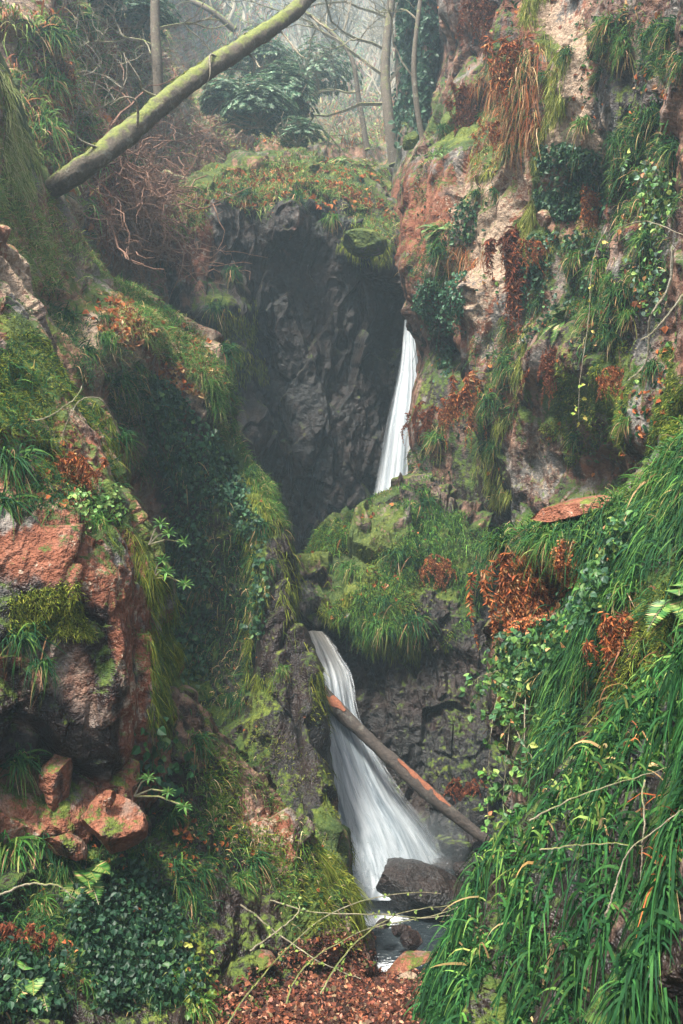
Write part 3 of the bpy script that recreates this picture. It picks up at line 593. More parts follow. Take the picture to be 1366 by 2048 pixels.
GR_MID = [(4, (.035, .11, .025)), (5, (.065, .165, .03)), (3, (.13, .21, .045)), (1, (.24, .28, .08)), (.8, (.42, .30, .15))]
GR_PALE = [(3, (.08, .18, .04)), (5, (.15, .25, .06)), (3, (.27, .32, .10)), (2, (.42, .33, .17)), (1, (.36, .17, .08))]
STRAW = [(4, (.34, .21, .10)), (2, (.50, .36, .20)), (3, (.24, .12, .06)), (1, (.2, .2, .06))]
RUST = [(5, (.30, .09, .030)), (3, (.44, .16, .055)), (4, (.14, .05, .026)), (1.5, (.40, .24, .12))]
RUSTD = [(5, (.16, .045, .022)), (3, (.24, .08, .035)), (3, (.09, .03, .018))]
MOSSC = [(4, (.10, .13, .015)), (4, (.17, .20, .025)), (2, (.28, .29, .05)), (2, (.05, .08, .012))]
IVYC = [(5, (.016, .055, .026)), (5, (.028, .08, .035)), (2, (.05, .12, .045)), (1, (.10, .17, .05))]
BRAMC = [(4, (.04, .11, .03)), (4, (.08, .18, .04)), (2, (.16, .26, .06)), (1, (.3, .36, .1)), (.5, (.4, .2, .08))]
RHOD = [(4, (.035, .085, .045)), (5, (.08, .15, .085)), (4, (.18, .25, .16))]
def blades(base, dr, L, W, droop, tint, k=4, curl=.0):
    n = len(base); t = np.linspace(0, 1, k+1); L = np.broadcast_to(L, n); W = np.broadcast_to(W, n); dp = np.broadcast_to(droop, n)
    side = unit(np.cross(dr, unit(rng.normal(size=(n, 3))*.7+np.array([0, -1, .2])))); bend = side*(rng.normal(size=(n, 1))*(.18+curl))
    g = np.array([0, 0, -1.])
    Pt = base[:, None]+dr[:, None]*(L[:, None]*(t-.25*dp[:, None]*t*t))[..., None]+g*(L[:, None]*dp[:, None]*t*t)[..., None]+bend[:, None]*(L[:, None]*t*t)[..., None]
    w = W[:, None]*(1-t**2.2)*.5+W[:, None]*.04
    V = np.stack([Pt-side[:, None]*w[..., None], Pt+side[:, None]*w[..., None]], 2).reshape(-1, 3)
    b = (np.arange(n)[:, None]*(k+1)*2+np.arange(k)[None]*2).ravel(); f = np.stack([b, b+1, b+3, b+2], -1)
    sh = (.8+.35*t)[None, :, None, None]; C = np.broadcast_to(tint[:, None, None, :]*sh, (n, k+1, 2, 3)).reshape(-1, 3)
    return V, f, C
def leaves(base, ax, up, L, W, tint, fold=.18, lobes=False):
    n = len(base); L = np.broadcast_to(L, n)[:, None]; W = np.broadcast_to(W, n)[:, None]
    ax = unit(ax); sd = unit(np.cross(ax, up)); nm = np.cross(sd, ax)
    prof = [(.0, .04), (.28, .5), (.62, .42), (1., .0)]
    pts = [base, base+ax*L*.28-sd*W*.5+nm*W*fold, base+ax*L*.64-sd*W*.38+nm*W*fold, base+ax*L-nm*L*.08, base+ax*L*.64+sd*W*.38+nm*W*fold, base+ax*L*.28+sd*W*.5+nm*W*fold]
    V = np.stack(pts, 1).reshape(-1, 3); b = np.arange(n)*6
    f = np.concatenate([np.stack([b, b+1, b+2, b+3], -1), np.stack([b, b+3, b+4, b+5], -1)])
    C = np.repeat(tint, 6, axis=0); return V, f, C
def tubes(paths, radii, sides=5):
    """list of (k,3) paths -> V, f (quads)"""
    V = []; Fs = []; o = 0
    for Pp, r in zip(paths, radii):
        Pp = np.asarray(Pp, float); k = len(Pp); r = np.broadcast_to(r, k)
        T = unit(np.gradient(Pp, axis=0)); ref = np.array([.13, .21, .97]); A = unit(np.cross(T, ref)); B = np.cross(T, A)
        a = np.linspace(0, 2*np.pi, sides, endpoint=False)
        ring = Pp[:, None]+r[:, None, None]*(A[:, None]*np.cos(a)[None, :, None]+B[:, None]*np.sin(a)[None, :, None])
        V.append(ring.reshape(-1, 3)); i = np.arange(k*sides).reshape(k, sides)+o; j = np.roll(i, -1, 1)
        Fs.append(np.stack([i[:-1], j[:-1], j[1:], i[1:]], -1).reshape(-1, 4)); o += k*sides
    return np.concatenate(V), np.concatenate(Fs)
class Bag:
    def __init__(s): s.V = []; s.F = []; s.C = []; s.o = 0
    def add(s, v, f, c=None):
        if len(v) == 0: return s
        if c is None: c = np.full((len(v), 3), .2)
        elif np.ndim(c) == 1: c = np.tile(c, (len(v), 1))
        s.V.append(v); s.F.append(np.asarray(f)+s.o); s.C.append(c); s.o += len(v); return s
    def build(s, name, mat, parent=None, kind=None, smooth=False):
        if not s.V: return None
        o = mesh_np(name, np.concatenate(s.V), [f for f in s.F], mat, parent, smooth, attrs={'tint': np.concatenate(s.C)})
        if kind: o['kind'] = kind
        return o
UP = np.array([0, 0, 1.])
def grass(name, n, polys, L, W, pal, surfs=None, droop=(.4, 1.1), outw=.5, upw=.7, rnd=.45, minface=0., dens=None, k=4, wob=30, minup=None, clump=0, lean=(0, 0, 0)):
    p, N = scatter(n if not clump else n//clump, polys, surfs, minface, wob, dens, minup)
    if len(p) == 0: return
    tone = None
    if clump:
        r_ = np.linalg.norm(p[:, 1:2], axis=1, keepdims=True)
        tone = np.repeat(rng.uniform(.65, 1.35, (len(p), 1)), clump, 0)
        p = np.repeat(p, clump, 0); N = np.repeat(N, clump, 0); q = rng.normal(size=p.shape)*L[1]*.13; q -= N*(q*N).sum(1, keepdims=True); p = p+q
    m = len(p); rd = rng.normal(size=(m, 3)); d = unit(N*outw+UP*upw+rd*rnd+np.array(lean))
    col = pick(pal, m, .3)
    if tone is not None: col = np.clip(col*tone, 0, 1)
    b = Bag().add(*blades(p-N*.02, d, rng.uniform(L[0], L[1], m), rng.uniform(.6, 1.2, m)*W, rng.uniform(*droop, m), col, k))
    return b.build(name, M['grass'], kind='stuff')

# ------------------------------------------------------------------ ground cover (nobody could count it)
grass('ridge_grass', 15000, [[(-20,300),(120,390),(200,500),(340,620),(450,760),(540,900),(520,960),(470,900),(400,800),(340,720),(260,660),(180,620),(60,590),(-20,520)]], (.10, .26), .007, GR_PALE, ['left_cliff'], dens=2.0, upw=.9, clump=9)
grass('ridge_edge_grass', 9000, [[(180,500),(340,620),(450,760),(530,900),(600,1080),(575,1080),(500,940),(420,800),(320,670)]], (.12, .30), .008, GR_MID, ['left_cliff'], dens=.5, clump=7)
grass('slope_grass', 11000, [[(80,560),(220,640),(270,760),(330,820),(480,1000),(540,1200),(500,1400),(400,1400),(330,1000),(220,870),(110,690)]], (.10, .30), .009, GR_DEEP+[(1.5, (.42, .29, .15))], ['left_cliff'], dens=1.2, clump=8)
grass('lower_ridge_grass', 9000, [[(330,1390),(440,1450),(560,1550),(640,1650),(700,1850),(660,1850),(590,1690),(500,1620),(420,1560),(350,1500)],[(380,1440),(600,1650),(600,1850),(480,1750),(380,1620)]], (.06, .18), .006, GR_MID+[(1.5, (.5, .38, .22))], ['low_left_buttress', 'left_cliff'], dens=.8, clump=7)
grass('ledge_grass', 24000, [[(600,1110),(680,1040),(760,1000),(830,970),(890,1010),(970,1080),(970,1200),(890,1290),(800,1290),(720,1270),(660,1190),(620,1190)]], (.08, .25), .010, GR_DEEP+[(9, (.12, .24, .04)), (.2, (.3, .10, .04))], ['middle_ledge'], dens=2.2, clump=16)
grass('cliff_top_grass', 16000, [[(300,440),(400,350),(580,295),(760,320),(810,460),(740,460),(650,400),(560,400),(460,410),(400,440),(330,490)]], (.12, .32), .014, GR_PALE+[(1.5, (.3, .11, .05)), (3, (.08, .17, .04))], ['central_cliff'], dens=.9, clump=8, minface=-.2)
grass('bank_grass', 17000, [[(1060,1060),(1130,1060),(1260,1010),(1366,900),(1500,800),(1500,1120),(1340,1130),(1240,1180),(1200,1290),(1170,1400),(1130,1500),(1090,1520),(1050,1480),(1090,1400),(1010,1350),(1110,1290),(1180,1220),(1210,1150),(1080,1110)]], (.14, .36), .013, GR_DEEP+[(1, (.09, .2, .04))], ['right_bank'], dens=1.4, clump=14, k=6, rnd=.33, outw=.7, upw=.4, droop=(.7, 1.4))
grass('bank_shade_grass', 900, [[(1240,1190),(1366,1120),(1366,1400),(1200,1560),(1180,1480)]], (.08, .22), .009, GR_DEEP+[(3, (.2, .1, .05))], ['right_bank'], dens=2, clump=10, k=5, upw=.2)
grass('bank_edge_grass', 6000, [[(1040,1050),(1250,990),(1366,880),(1400,960),(1300,1060),(1160,1130),(1050,1120)]], (.12, .32), .009, GR_MID, ['right_bank'], clump=8, minface=-.3)
grass('mound_grass', 72000, [[(780,2300),(860,1950),(960,1760),(1080,1620),(1250,1430),(1480,1200),(1500,2300)]], (.10, .28), .0100, [(5, (.012, .05, .018)), (5, (.022, .08, .024)), (3, (.04, .125, .03)), (.8, (.09, .19, .04)), (.1, (.42, .30, .14))], ['foreground_mound'], dens=.25, clump=14, k=7, droop=(.8, 1.5), minface=-.2, rnd=.34, outw=.6, upw=.3, lean=(-.35, 0, -.1))
grass('mound_straw', 1300, [[(1060,1640),(1250,1460),(1366,1380),(1366,1800),(1200,1760)]], (.1, .3), .006, STRAW+RUST, ['foreground_mound'], dens=2.0, clump=9, rnd=.7, upw=.5)
grass('mound_side_grass', 9000, [[(1500,1100),(2300,1000),(2300,2240),(1500,2240)]], (.2, .42), .013, GR_DEEP, ['foreground_mound', 'right_bank'], dens=.6, clump=14, k=5, droop=(.8, 1.5), minface=-1, rnd=.3, outw=.6, upw=.3)
grass('mound_edge_grass', 6500, [[(930,1820),(1010,1690),(1090,1600),(1250,1420),(1480,1180),(1500,1420),(1300,1560),(1150,1680),(1050,1800),(950,1950)]], (.09, .24), .010, GR_MID+[(2, (.16, .27, .06)), (6, (.03, .1, .03)), (.4, (.4, .25, .1))], ['foreground_mound'], clump=9, k=5, minface=-.4)  # blades coloured lighter than the mound to paint its lit top edge
grass('bank_foot_grass', 3000, [[(840,1830),(930,1790),(960,1900),(850,1960)]], (.05, .2), .005, GR_MID, ['ground', 'foreground_mound'], clump=6)
grass('right_wall_grass', 15000, [[(960,680),(1030,670),(1040,800),(1000,900),(1010,1010),(930,1000),(940,800)],[(830,470),(920,470),(920,560),(830,560)],[(840,860),(900,840),(920,1010),(840,980)],[(800,330),(940,240),(1040,60),(1060,250),(940,320),(860,400)],[(1100,600),(1240,560),(1260,620),(1180,700)],
   [(1180,30),(1366,40),(1366,140),(1180,120)],[(1240,200),(1366,260),(1366,600),(1200,600),(1210,420)]], (.10, .30), .011, GR_DEEP+[(3, (.10, .18, .04)), (1.5, (.4, .28, .14))], ['right_cliff'], dens=1.6, clump=9)
grass('back_slope_grass', 9500, [[(0,0),(760,0),(800,300),(560,310),(400,340),(320,430),(160,480),(0,330)]], (.20, .55), .026, GR_PALE+[(2, (.33, .13, .07))], ['back_hillside'], dens=2.4, clump=9, outw=.7)
grass('buttress_grass', 4500, [[(-20,560),(60,600),(150,760),(210,900),(260,1020),(230,1060),(140,1000),(80,1040),(-20,900)]], (.08, .24), .008, GR_DEEP, ['left_buttress'], dens=1.8, clump=9)
grass('low_bank_grass', 9000, [[(0,1650),(340,1660),(470,1720),(620,1880),(700,2000),(600,2048),(0,2048)]], (.07, .22), .006, GR_DEEP+[(2, (.08, .12, .03))], ['low_left_buttress'], dens=1.6, clump=9)

def curtain(name, n, polys, L, W, pal, surfs, mat='moss', rnd=.25, wob=25, dens=1.0, kind='stuff'):
    p, N = scatter(n, polys, surfs, -.2, wob, dens); m = len(p)
    if m == 0: return
    d = unit(N*.35-UP*.75+rng.normal(size=(m, 3))*rnd)
    return Bag().add(*blades(p, d, rng.uniform(L[0], L[1], m), rng.uniform(.5, 1.3, m)*W, rng.uniform(.3, .8, m), pick(pal, m, .3), 3)).build(name, M[mat], kind=kind)
curtain('hanging_moss', 12000, [[(480,860),(520,900),(570,1020),(610,1180),(640,1380),(620,1400),(585,1250),(540,1100),(490,960)],[(600,1650),(660,1700),(730,1880),(690,1880),(640,1800)],[(610,1400),(650,1400),(690,1680),(670,1700)],[(490,1000),(530,1180),(520,1420),(490,1200)]], (.04, .20), .007, MOSSC, ['left_cliff', 'low_left_buttress'], dens=2.6, wob=50)
curtain('hanging_moss', 6000, [[(255,1040),(310,1120),(345,1280),(370,1430),(330,1460),(280,1440),(260,1250)],[(150,760),(215,900),(240,960),(200,930),(120,740)]], (.03, .15), .0045, MOSSC+[(3, (.06, .12, .03))], ['left_buttress'], dens=2.6, wob=45)
curtain('hanging_moss', 8000, [[(1075,0),(1105,0),(1100,250),(1085,420),(1062,520),(1050,500),(1068,300)],[(1030,640),(1045,640),(1035,800),(1020,800)],[(980,850),(1000,850),(1005,1010),(985,1010)],[(930,250),(990,240),(960,330),(910,330)]], (.05, .20), .008, MOSSC+[(4, (.36, .36, .12))], ['right_cliff'], dens=2.2, wob=40)
curtain('hanging_moss', 2500, [[(0,120),(30,150),(60,300),(95,380),(60,400),(20,330)]], (.06, .25), .008, [(3, (.3, .33, .12)), (2, (.42, .42, .2)), (2, (.15, .2, .05))], ['left_cliff'])
curtain('hanging_moss', 9000, [[(680,450),(760,440),(790,500),(740,520),(690,490)],[(440,600),(500,600),(520,760),(450,760)],[(640,1140),(720,1120),(700,1210),(640,1220)],[(730,1260),(850,1270),(840,1310),(740,1310)]], (.05, .16), .012, MOSSC, ['central_cliff', 'middle_ledge'])
def fuzz(name, n, polys, L, W, pal, surfs, wob=40, dens=1.5, minface=0, minup=None):
    p, N = scatter(n, polys, surfs, minface, wob, dens, minup); m = len(p)
    if m == 0: return
    d = unit(N+rng.normal(size=(m, 3))*.6)
    return Bag().add(*blades(p, d, rng.uniform(L[0], L[1], m), W, .4, pick(pal, m, .35), 2)).build(name, M['moss'], kind='stuff')
fuzz('cushion_moss', 14000, [[(0,600),(120,700),(190,860),(200,1000),(60,900),(0,900)],[(20,1200),(160,1150),(160,1300),(20,1300)]], (.015, .05), .006, MOSSC, ['left_buttress'])
fuzz('cushion_moss', 16000, [[(1080,740),(1250,700),(1260,880),(1150,930),(1080,860)],[(1120,480),(1200,480),(1200,600),(1120,600)],[(1330,740),(1366,700),(1366,1000),(1320,980)]], (.02, .06), .009, MOSSC+[(4, (.04, .10, .015))], ['right_cliff', 'right_bank'])
fuzz('cushion_moss', 9000, [[(1200,1200),(1366,1150),(1366,1420),(1250,1520),(1180,1560)]], (.015, .045), .005, MOSSC, ['right_bank'])
fuzz('cushion_moss', 14000, [[(600,1100),(760,1000),(840,1100),(880,1300),(760,1320),(640,1220)]], (.03, .08), .010, MOSSC, ['middle_ledge'])

fuzz('cushion_moss', 9000, [[(400,1400),(600,1300),(680,1500),(700,1850),(560,1800),(430,1600)],[(600,1650),(700,1850),(740,1950),(640,1880)]], (.02, .07), .007, MOSSC+[(3, (.04, .08, .015))], ['left_cliff', 'low_left_buttress'])
grass('tan_grass', 2600, [[(960,160),(1060,100),(1060,260),(960,300)],[(930,280),(990,240),(980,330),(930,330)],[(900,480),(960,500),(930,560)]], (.15, .4), .012, STRAW+RUST, ['right_cliff'], clump=10, upw=0, droop=(.9, 1.5))
# leaf litter
def litter(name, n, polys, size, pal, surfs, minup=.2, flat=.5, wob=20, dens=1.0, minface=-.1):
    p, N = scatter(n, polys, surfs, minface, wob, dens, minup); m = len(p)
    if m == 0: return
    nm = unit(N+rng.normal(size=(m, 3))*flat); ax = unit(np.cross(nm, rng.normal(size=(m, 3)))); s = rng.uniform(.5, 1.25, m)*size
    return Bag().add(*leaves(p+N*.012, ax, nm, s, s*rng.uniform(.5, .9, m), pick(pal, m, .35), .3)).build(name, M['dead'], kind='stuff')
LIT = [(4, (.16, .055, .032)), (5, (.085, .034, .024)), (2, (.28, .10, .055)), (1.2, (.42, .22, .14)), (5, (.04, .02, .016)), (1, (.20, .13, .08))]
litter('leaf_litter', 38000, [[(380,2100),(440,1960),(560,1890),(740,1880),(930,1840),(930,2100)]], .032, LIT, ['ground', 'low_left_buttress'], minup=.0)
litter('leaf_litter', 150, [[(600,1100),(700,1030),(860,1000),(890,1280),(700,1260)]], .07, RUST, ['middle_ledge'], minup=.15)
litter('leaf_litter', 1300, [[(100,540),(260,600),(420,760),(420,800),(300,760),(200,650)],[(300,600),(420,700),(480,860),(430,800),(340,720)]], .08, RUST+STRAW, ['left_cliff'], minup=.0)
litter('leaf_litter', 900, [[(300,440),(420,340),(760,330),(790,440),(560,400)]], .12, RUST, ['central_cliff'], minup=.1)
litter('leaf_litter', 4200, [[(1030,1110),(1190,1080),(1180,1190),(1090,1270),(1010,1300)]], .028, RUST+[(3, (.55, .22, .1))], ['right_bank'], minup=-1)
litter('leaf_litter', 2200, [[(60,0),(700,0),(780,280),(300,460),(160,480),(60,200)]], .16, RUST+[(4, (.16, .05, .03))]+GR_PALE, ['back_hillside'], minup=-.2, dens=2)
litter('leaf_litter', 220, [[(340,1620),(390,1640),(400,1740),(360,1790)],[(100,900),(180,900),(180,1010),(90,1010)]], .05, RUST, ['low_left_buttress', 'left_buttress'], minup=-.5)
litter('leaf_litter', 1800, [[(0,0),(1366,0),(1366,1000),(800,1000),(800,300),(0,300)]], .07, RUST+GR_DEEP, ['right_cliff'], minup=-.3, dens=2.5)
litter('leaf_litter', 1100, [[(0,1000),(560,1000),(700,1900),(0,2048)]], .04, RUST+GR_DEEP, ['left_cliff', 'low_left_buttress'], minup=-.3, dens=2.5)

# ------------------------------------------------------------------ single plants
def frame_of(N):
    return math.atan2(N[1], N[0])+math.pi/2      # turns a plant built facing -Y towards N
def tuft_mesh(n, L, W, pal, dead=.15, k=5, droop=(.5, 1.3)):
    rd = rng.normal(size=(n, 3)); d = unit(np.array([0, -.55, .6])+rd*np.array([.6, .35, .4]))
    base = rng.normal(size=(n, 3))*np.array([.05, .02, .03])*L/.3
    b = Bag().add(*blades(base, d, rng.uniform(.5, 1.1, n)*L, rng.uniform(.6, 1.2, n)*W, rng.uniform(*droop, n), pick(pal, n, .3), k))
    m = int(n*dead)
    c = Bag().add(*blades(rng.normal(size=(m, 3))*np.array([.05, .02, .02]), unit(np.array([0, -.6, -.3])+rng.normal(size=(m, 3))*.4), rng.uniform(.5, 1, m)*L*.9, W*.9, .9, pick(STRAW, m, .3), 4))
    return b, c
TUFT = []
for s in range(6):
    b, c = tuft_mesh(120, .26, .010, GR_DEEP if s < 4 else GR_MID, dead=.05+.03*s)
    r = empty('woodrush_tuft', (0, 0, 0)); g = b.build('green_blades', M['grass'], r); dd = c.build('dead_blades', M['dead'], r); TUFT.append((r, g, dd))
def copy_tree(root, first):
    if first: return root
    r = root.copy(); COL.objects.link(r)
    for ch in root.children:
        c = ch.copy(); COL.objects.link(c); c.parent = r
    return r
used = set()
def put_tuft(u, v, s, label, group=None, surfs=None, proto=None):
    p, N = at(u, v, surfs); i = proto if proto is not None else rng.integers(0, 6)
    r = copy_tree(TUFT[i][0], i not in used); used.add(i)
    r.location = p+N*.02; r.rotation_euler = (rng.normal()*.12, rng.normal()*.12, frame_of(N)); r.scale = (s*rng.uniform(.9, 1.1), s, s*rng.uniform(.9, 1.1))
    tag(r, label, 'grass tuft', group)
tl = [
 (55,1275,1.0,'dark green woodrush tuft hanging on the left rock face below the overhang edge','lb'),(75,1330,.8,'smaller woodrush tuft just under another one on the left rock face','lb'),
 (40,1525,1.0,'woodrush tuft at the left frame edge beside the wedged upright block','lb'),(30,1690,1.35,'broad drooping woodrush tuft at the lower left corner under the red rocks','lo'),
 (75,1700,1.0,'woodrush tuft between the lower left corner clump and the red slab','lo'),(20,930,1.3,'large drooping tuft on the left buttress beside a rusty dead fern','lb'),(20,1010,1.2,'dark tuft directly below the large drooping one on the left buttress','lb'),
 (200,1050,.8,'bright green tuft on top of the reddish left rock face','lb'),(510,1730,1.0,'rounded woodrush tuft on the low buttress right of a red leaf cluster','lo'),(350,1630,.9,'tall narrow tuft in the shaded cleft right of the angular red rock','lo'),
 (400,1480,.9,'tuft on the top of the low mossy ridge at its left end','lo'),(240,880,1.2,'tuft beside the rock rib where a pale twig arches out','lc'),(330,620,1.0,'grass tuft on the crest of the left ridge above the scree of leaves','lc'),
 (140,630,1.3,'dark tuft on the grassy slope left of the pale embedded boulder','lc'),(175,700,1.4,'dark woodrush clump left of and below the pale embedded boulder','lc'),(250,760,1.3,'dark woodrush clump right under the pale embedded boulder','lc'),
 (465,540,1.6,'tuft hanging on the reddish part of the central cliff','cc'),(430,610,1.6,'tuft on a mossy knob at the left of the dark central cliff','cc'),(455,700,1.5,'drooping tuft on the lower mossy knob of the central cliff','cc'),
 (590,390,1.6,'pale tuft over the brow of the central cliff in the middle','cc'),(660,430,1.4,'tuft over the brow of the central cliff near the moss boulder','cc'),(490,380,1.5,'tuft on the brow of the central cliff above red rock','cc'),
 (770,1200,1.3,'large woodrush tuft low in the middle of the mossy ledge','ml'),(755,1260,1.3,'woodrush tuft hanging from the lower lip of the mossy ledge','ml'),(830,1240,1.5,'pale drooping tuft on the lower right of the mossy ledge','ml'),(790,1110,1.5,'dark tuft on top of the mossy ledge','ml'),(850,1000,1.5,'tuft at the top of the ledge below the upper waterfall','ml'),(700,1130,1.3,'tuft on the left shoulder of the mossy ledge','ml'),
 (1210,45,1.3,'tuft high on the right cliff right of the pale rock streak','rc'),(1250,105,1.4,'bright tuft below the top ledge of the right cliff','rc'),(1340,60,1.5,'tuft at the top right corner of the picture','rc'),(1300,70,1.3,'tuft just left of the top right corner one','rc'),(1190,155,.9,'small tuft beside the pale rock streak on the right cliff','rc'),
 (1235,285,1.4,'round tuft on the right cliff above the ivy patch','rc'),(1310,240,1.5,'large dark tuft near the right edge, upper right cliff','rc'),(1345,300,1.4,'tuft at the right edge below the large dark one','rc'),(1300,390,1.3,'tuft at mid height near the right edge of the right cliff','rc'),
 (1230,590,1.3,'bright round tuft on the right cliff beside the hanging bramble stem','rc'),(1190,620,1.0,'tuft just left of the bright round one by the hanging bramble','rc'),(1150,880,1.1,'dark tuft with dead leaves low on the right cliff beside the pale shard','rc'),(1010,720,1.3,'green tuft on the grassy rib in the middle of the right cliff','rc'),(970,800,1.4,'dark tuft right of the hanging rusty fern','rc'),
 (880,500,1.8,'bluish green tuft over the slab at the head of the upper waterfall','rc'),(870,880,1.5,'grass tuft on the right cliff edge next to the upper waterfall','rc'),(985,890,1.3,'tuft under the grassy rib on the right cliff','rc'),(960,1130,1.4,'hanging tuft at the right of the mossy ledge','rc'),(1000,1090,1.2,'tuft in the dark gap left of the rust red slab','rc'),
 (1290,480,1.2,'tuft among brambles at the upper right','rc'),(1150,510,1.2,'tuft below the dark ivy patch on the right cliff','rc'),(1330,950,1.2,'tuft above the right bank near the yellow moss','rb'),
 (1110,1075,.9,'bright tuft at the left tip of the right bank under the red slab','rb'),(1180,1090,.9,'tuft on the right bank edge right of the bright left tip','rb'),(1250,1180,1.2,'tall dark tuft in the middle of the right bank','rb'),(1180,1330,1.2,'large hanging clump low on the right bank','rb'),(1120,1450,1.0,'drooping clump at the bottom left of the right bank','rb'),(1300,1440,.8,'small tuft on the shaded earth of the right bank','rb'),
]
for u, v, s, la, g in tl: put_tuft(u, v, s, la)
GN = {'rc': ('green woodrush tuft, one of many small ones scattered on the tall right cliff', 'scattered tufts on the right cliff', ['right_cliff'], [[(880,150),(1366,0),(1366,860),(1100,960),(850,960),(830,420)]], 40, (.8, 1.3)),
      'lc': ('green woodrush tuft, one of many on the steep left ridge', 'scattered tufts on the left ridge', ['left_cliff'], [[(60,560),(400,760),(540,1000),(600,1500),(480,1500),(300,1000)]], 24, (.6, 1.1)),
      'bh': ('straggly tuft of grass on the hazy slope behind the fallen trunk', 'tufts on the hazy back slope', ['back_hillside'], [[(40,0),(560,0),(560,280),(180,470),(100,400)]], 26, (1.5, 2.6)),
      'lo': ('small green tuft in the shade of the low left bank', 'small tufts on the low left bank', ['low_left_buttress'], [[(0,1700),(460,1720),(640,1930),(560,2040),(0,2040)]], 20, (.6, .9))}
for la, gr, sf, pl, n, sc in GN.values():
    p, N = scatter(n, pl, sf, .2, 20, 1.0)
    for a, b in zip(p, N):
        i = rng.integers(0, 6); r = copy_tree(TUFT[i][0], i not in used); used.add(i); r.location = a+b*.02; r.rotation_euler = (0, 0, frame_of(b)); r.scale = (rng.uniform(*sc),)*3
        tag(r, la, 'grass tuft', gr)

# dead ferns: rusty fronds hanging in a bundle
def dead_fern(u, v, hpx, wpx, label, pal=RUST, surfs=None, n=26, lean=0.):
    p, N = at(u, v, surfs); D = p[1]; H = hpx/F*D; Wd = wpx/F*D; rt = empty('dead_fern', p+N*.05); b = Bag(); st = []; rr = []
    for i in range(n):
        x = rng.normal()*Wd*.27; z0 = rng.uniform(-.35, .2)*H; h = H*rng.uniform(.3, 1.0); k = 9; t = np.linspace(0, 1, k)
        X = np.array([1, 0, 0]); path = X*(x+lean*t*H+.12*Wd*np.sin(t*3+rng.uniform(0, 6)))[:, None]+N*(.04+.10*np.sin(t*2.4)*H*.6*rng.uniform(.4, 1.2))[:, None]+UP*(z0-t*h+.12*H*np.sin(np.pi*t)*.6)[:, None]
        st.append(path); rr.append(np.linspace(.005, .001, k)*D/10)
        m = 90; tt = rng.uniform(.08, 1, m); q = np.stack([np.interp(tt, t, path[:, c]) for c in range(3)], -1)
        sgn = rng.choice([-1, 1], m)[:, None]; ax = unit(X*sgn*.5-UP*.9+rng.normal(size=(m, 3))*.5); ln = (.10*H*(1.1-tt)*rng.uniform(.4, 1.2, m)+.012)
        b.add(*leaves(q, ax, unit(N+rng.normal(size=(m, 3))*.6), ln, ln*.22+.003, pick(pal, m, .45), .3))
    b.add(*tubes(st, rr, 3), (.12, .05, .03)).build('fronds', M['dead'], rt)
    tag(rt, label, 'dead fern'); return rt
for a in [(968,0,110,70,'rusty dead fern hanging at the top of the right cliff beside a dark hollow'),(1030,95,150,120,'big bright orange dead fern drooping high on the right cliff'),(940,190,120,50,'thin dark red dead fern hanging below the dark hollow on the right cliff'),
          (1010,250,80,90,'orange brown fern remains under the straw grass on the right cliff'),(1030,490,200,50,'long brown dead fern curving down beside the pale rock face'),(940,760,130,60,'upright rusty fern bundle hanging in the middle of the right cliff'),
          (900,810,80,50,'small rusty fern left of and below the upright rusty bundle'),(855,815,80,60,'brown dead fern at the cliff edge beside the upper waterfall'),(1105,700,90,50,'dark red dead fern above the mossy hollow on the right cliff'),
          (1060,1130,170,110,'mass of rust brown fronds hanging beneath the right bank tip'),(115,930,110,110,'orange dead fern on the left buttress beside the large green tufts'),(30,1880,100,110,'dark red dead fern at the lower left corner'),
          (1320,1560,160,110,'bright rust fern mass at the right frame edge on the foreground mound'),(1150,1700,140,90,'brown shrivelled fern in the middle of the foreground mound'),(1200,380,100,40,'orange brown fern strip beside the ivy patch, right cliff'),
          (930,1560,60,80,'purplish red fern at the foot of the dark rock face above the pool'),(120,130,110,40,'faded dead fern on the upper left hazy wall'),(125,310,70,40,'faded rusty fern beneath the upper left rock wall'),(700,380,60,60,'rusty fern on the grassy plateau above the mossy boulder'),
          (1090,480,60,130,'reddish brown fern band under the pale knob on the right cliff'),(380,1680,120,60,'x')][:-1]:
    dead_fern(*a, pal=RUSTD if ('dark' in a[4] or 'purpl' in a[4] or 'brown dead' in a[4]) else RUST)

# ivy and other small-leaved climbers
def ivy(name, label, polys, n, size, pal, surfs, stems=10, cat='ivy', wob=15, thick=.12):
    p, N = scatter(n, polys, surfs, -.1, wob, 1.2); m = len(p)
    if m == 0: return
    rt = empty(name, p.mean(0)); c0 = p.mean(0); off = rng.uniform(0, thick, (m, 1))
    nm = unit(N*.8+UP*.35+rng.normal(size=(m, 3))*.45); ax = unit(-UP*.7+rng.normal(size=(m, 3))*.6); s = rng.uniform(.5, 1.2, m)*size
    fb = Bag().add(*leaves(p+N*off-c0, ax, nm, s, s*rng.uniform(.75, 1.0, m), pick(pal, m, .35), .12))
    idx = rng.choice(m, stems); pa = []
    for i in idx:
        k = 10; L = rng.uniform(.3, .9)*size*14; q = p[i]+N[i]*.05+np.cumsum(np.concatenate([np.zeros((1, 3)), (-UP*L/k+rng.normal(size=(k-1, 3))*L/k*.45)]), 0); pa.append(q-c0)
    fb.add(*tubes(pa, [.004]*len(pa), 4), (.06, .04, .025)).build('foliage', M['leaf'], rt)
    tag(rt, label, cat); return rt
ivy('ivy_patch', 'dark glossy ivy patch on the right cliff below the pale rock streak', [[(1095,290),(1200,300),(1215,430),(1120,450),(1080,400)]], 2600, .075, IVYC, ['right_cliff'])
ivy('ivy_patch', 'dense round-leaved ivy on the cliff right of the upper waterfall', [[(850,560),(920,550),(925,650),(870,690),(840,640)],[(880,690),(910,700),(900,800),(880,780)]], 1500, .07, [(3, (.05, .13, .06)), (3, (.03, .09, .05))], ['right_cliff'])
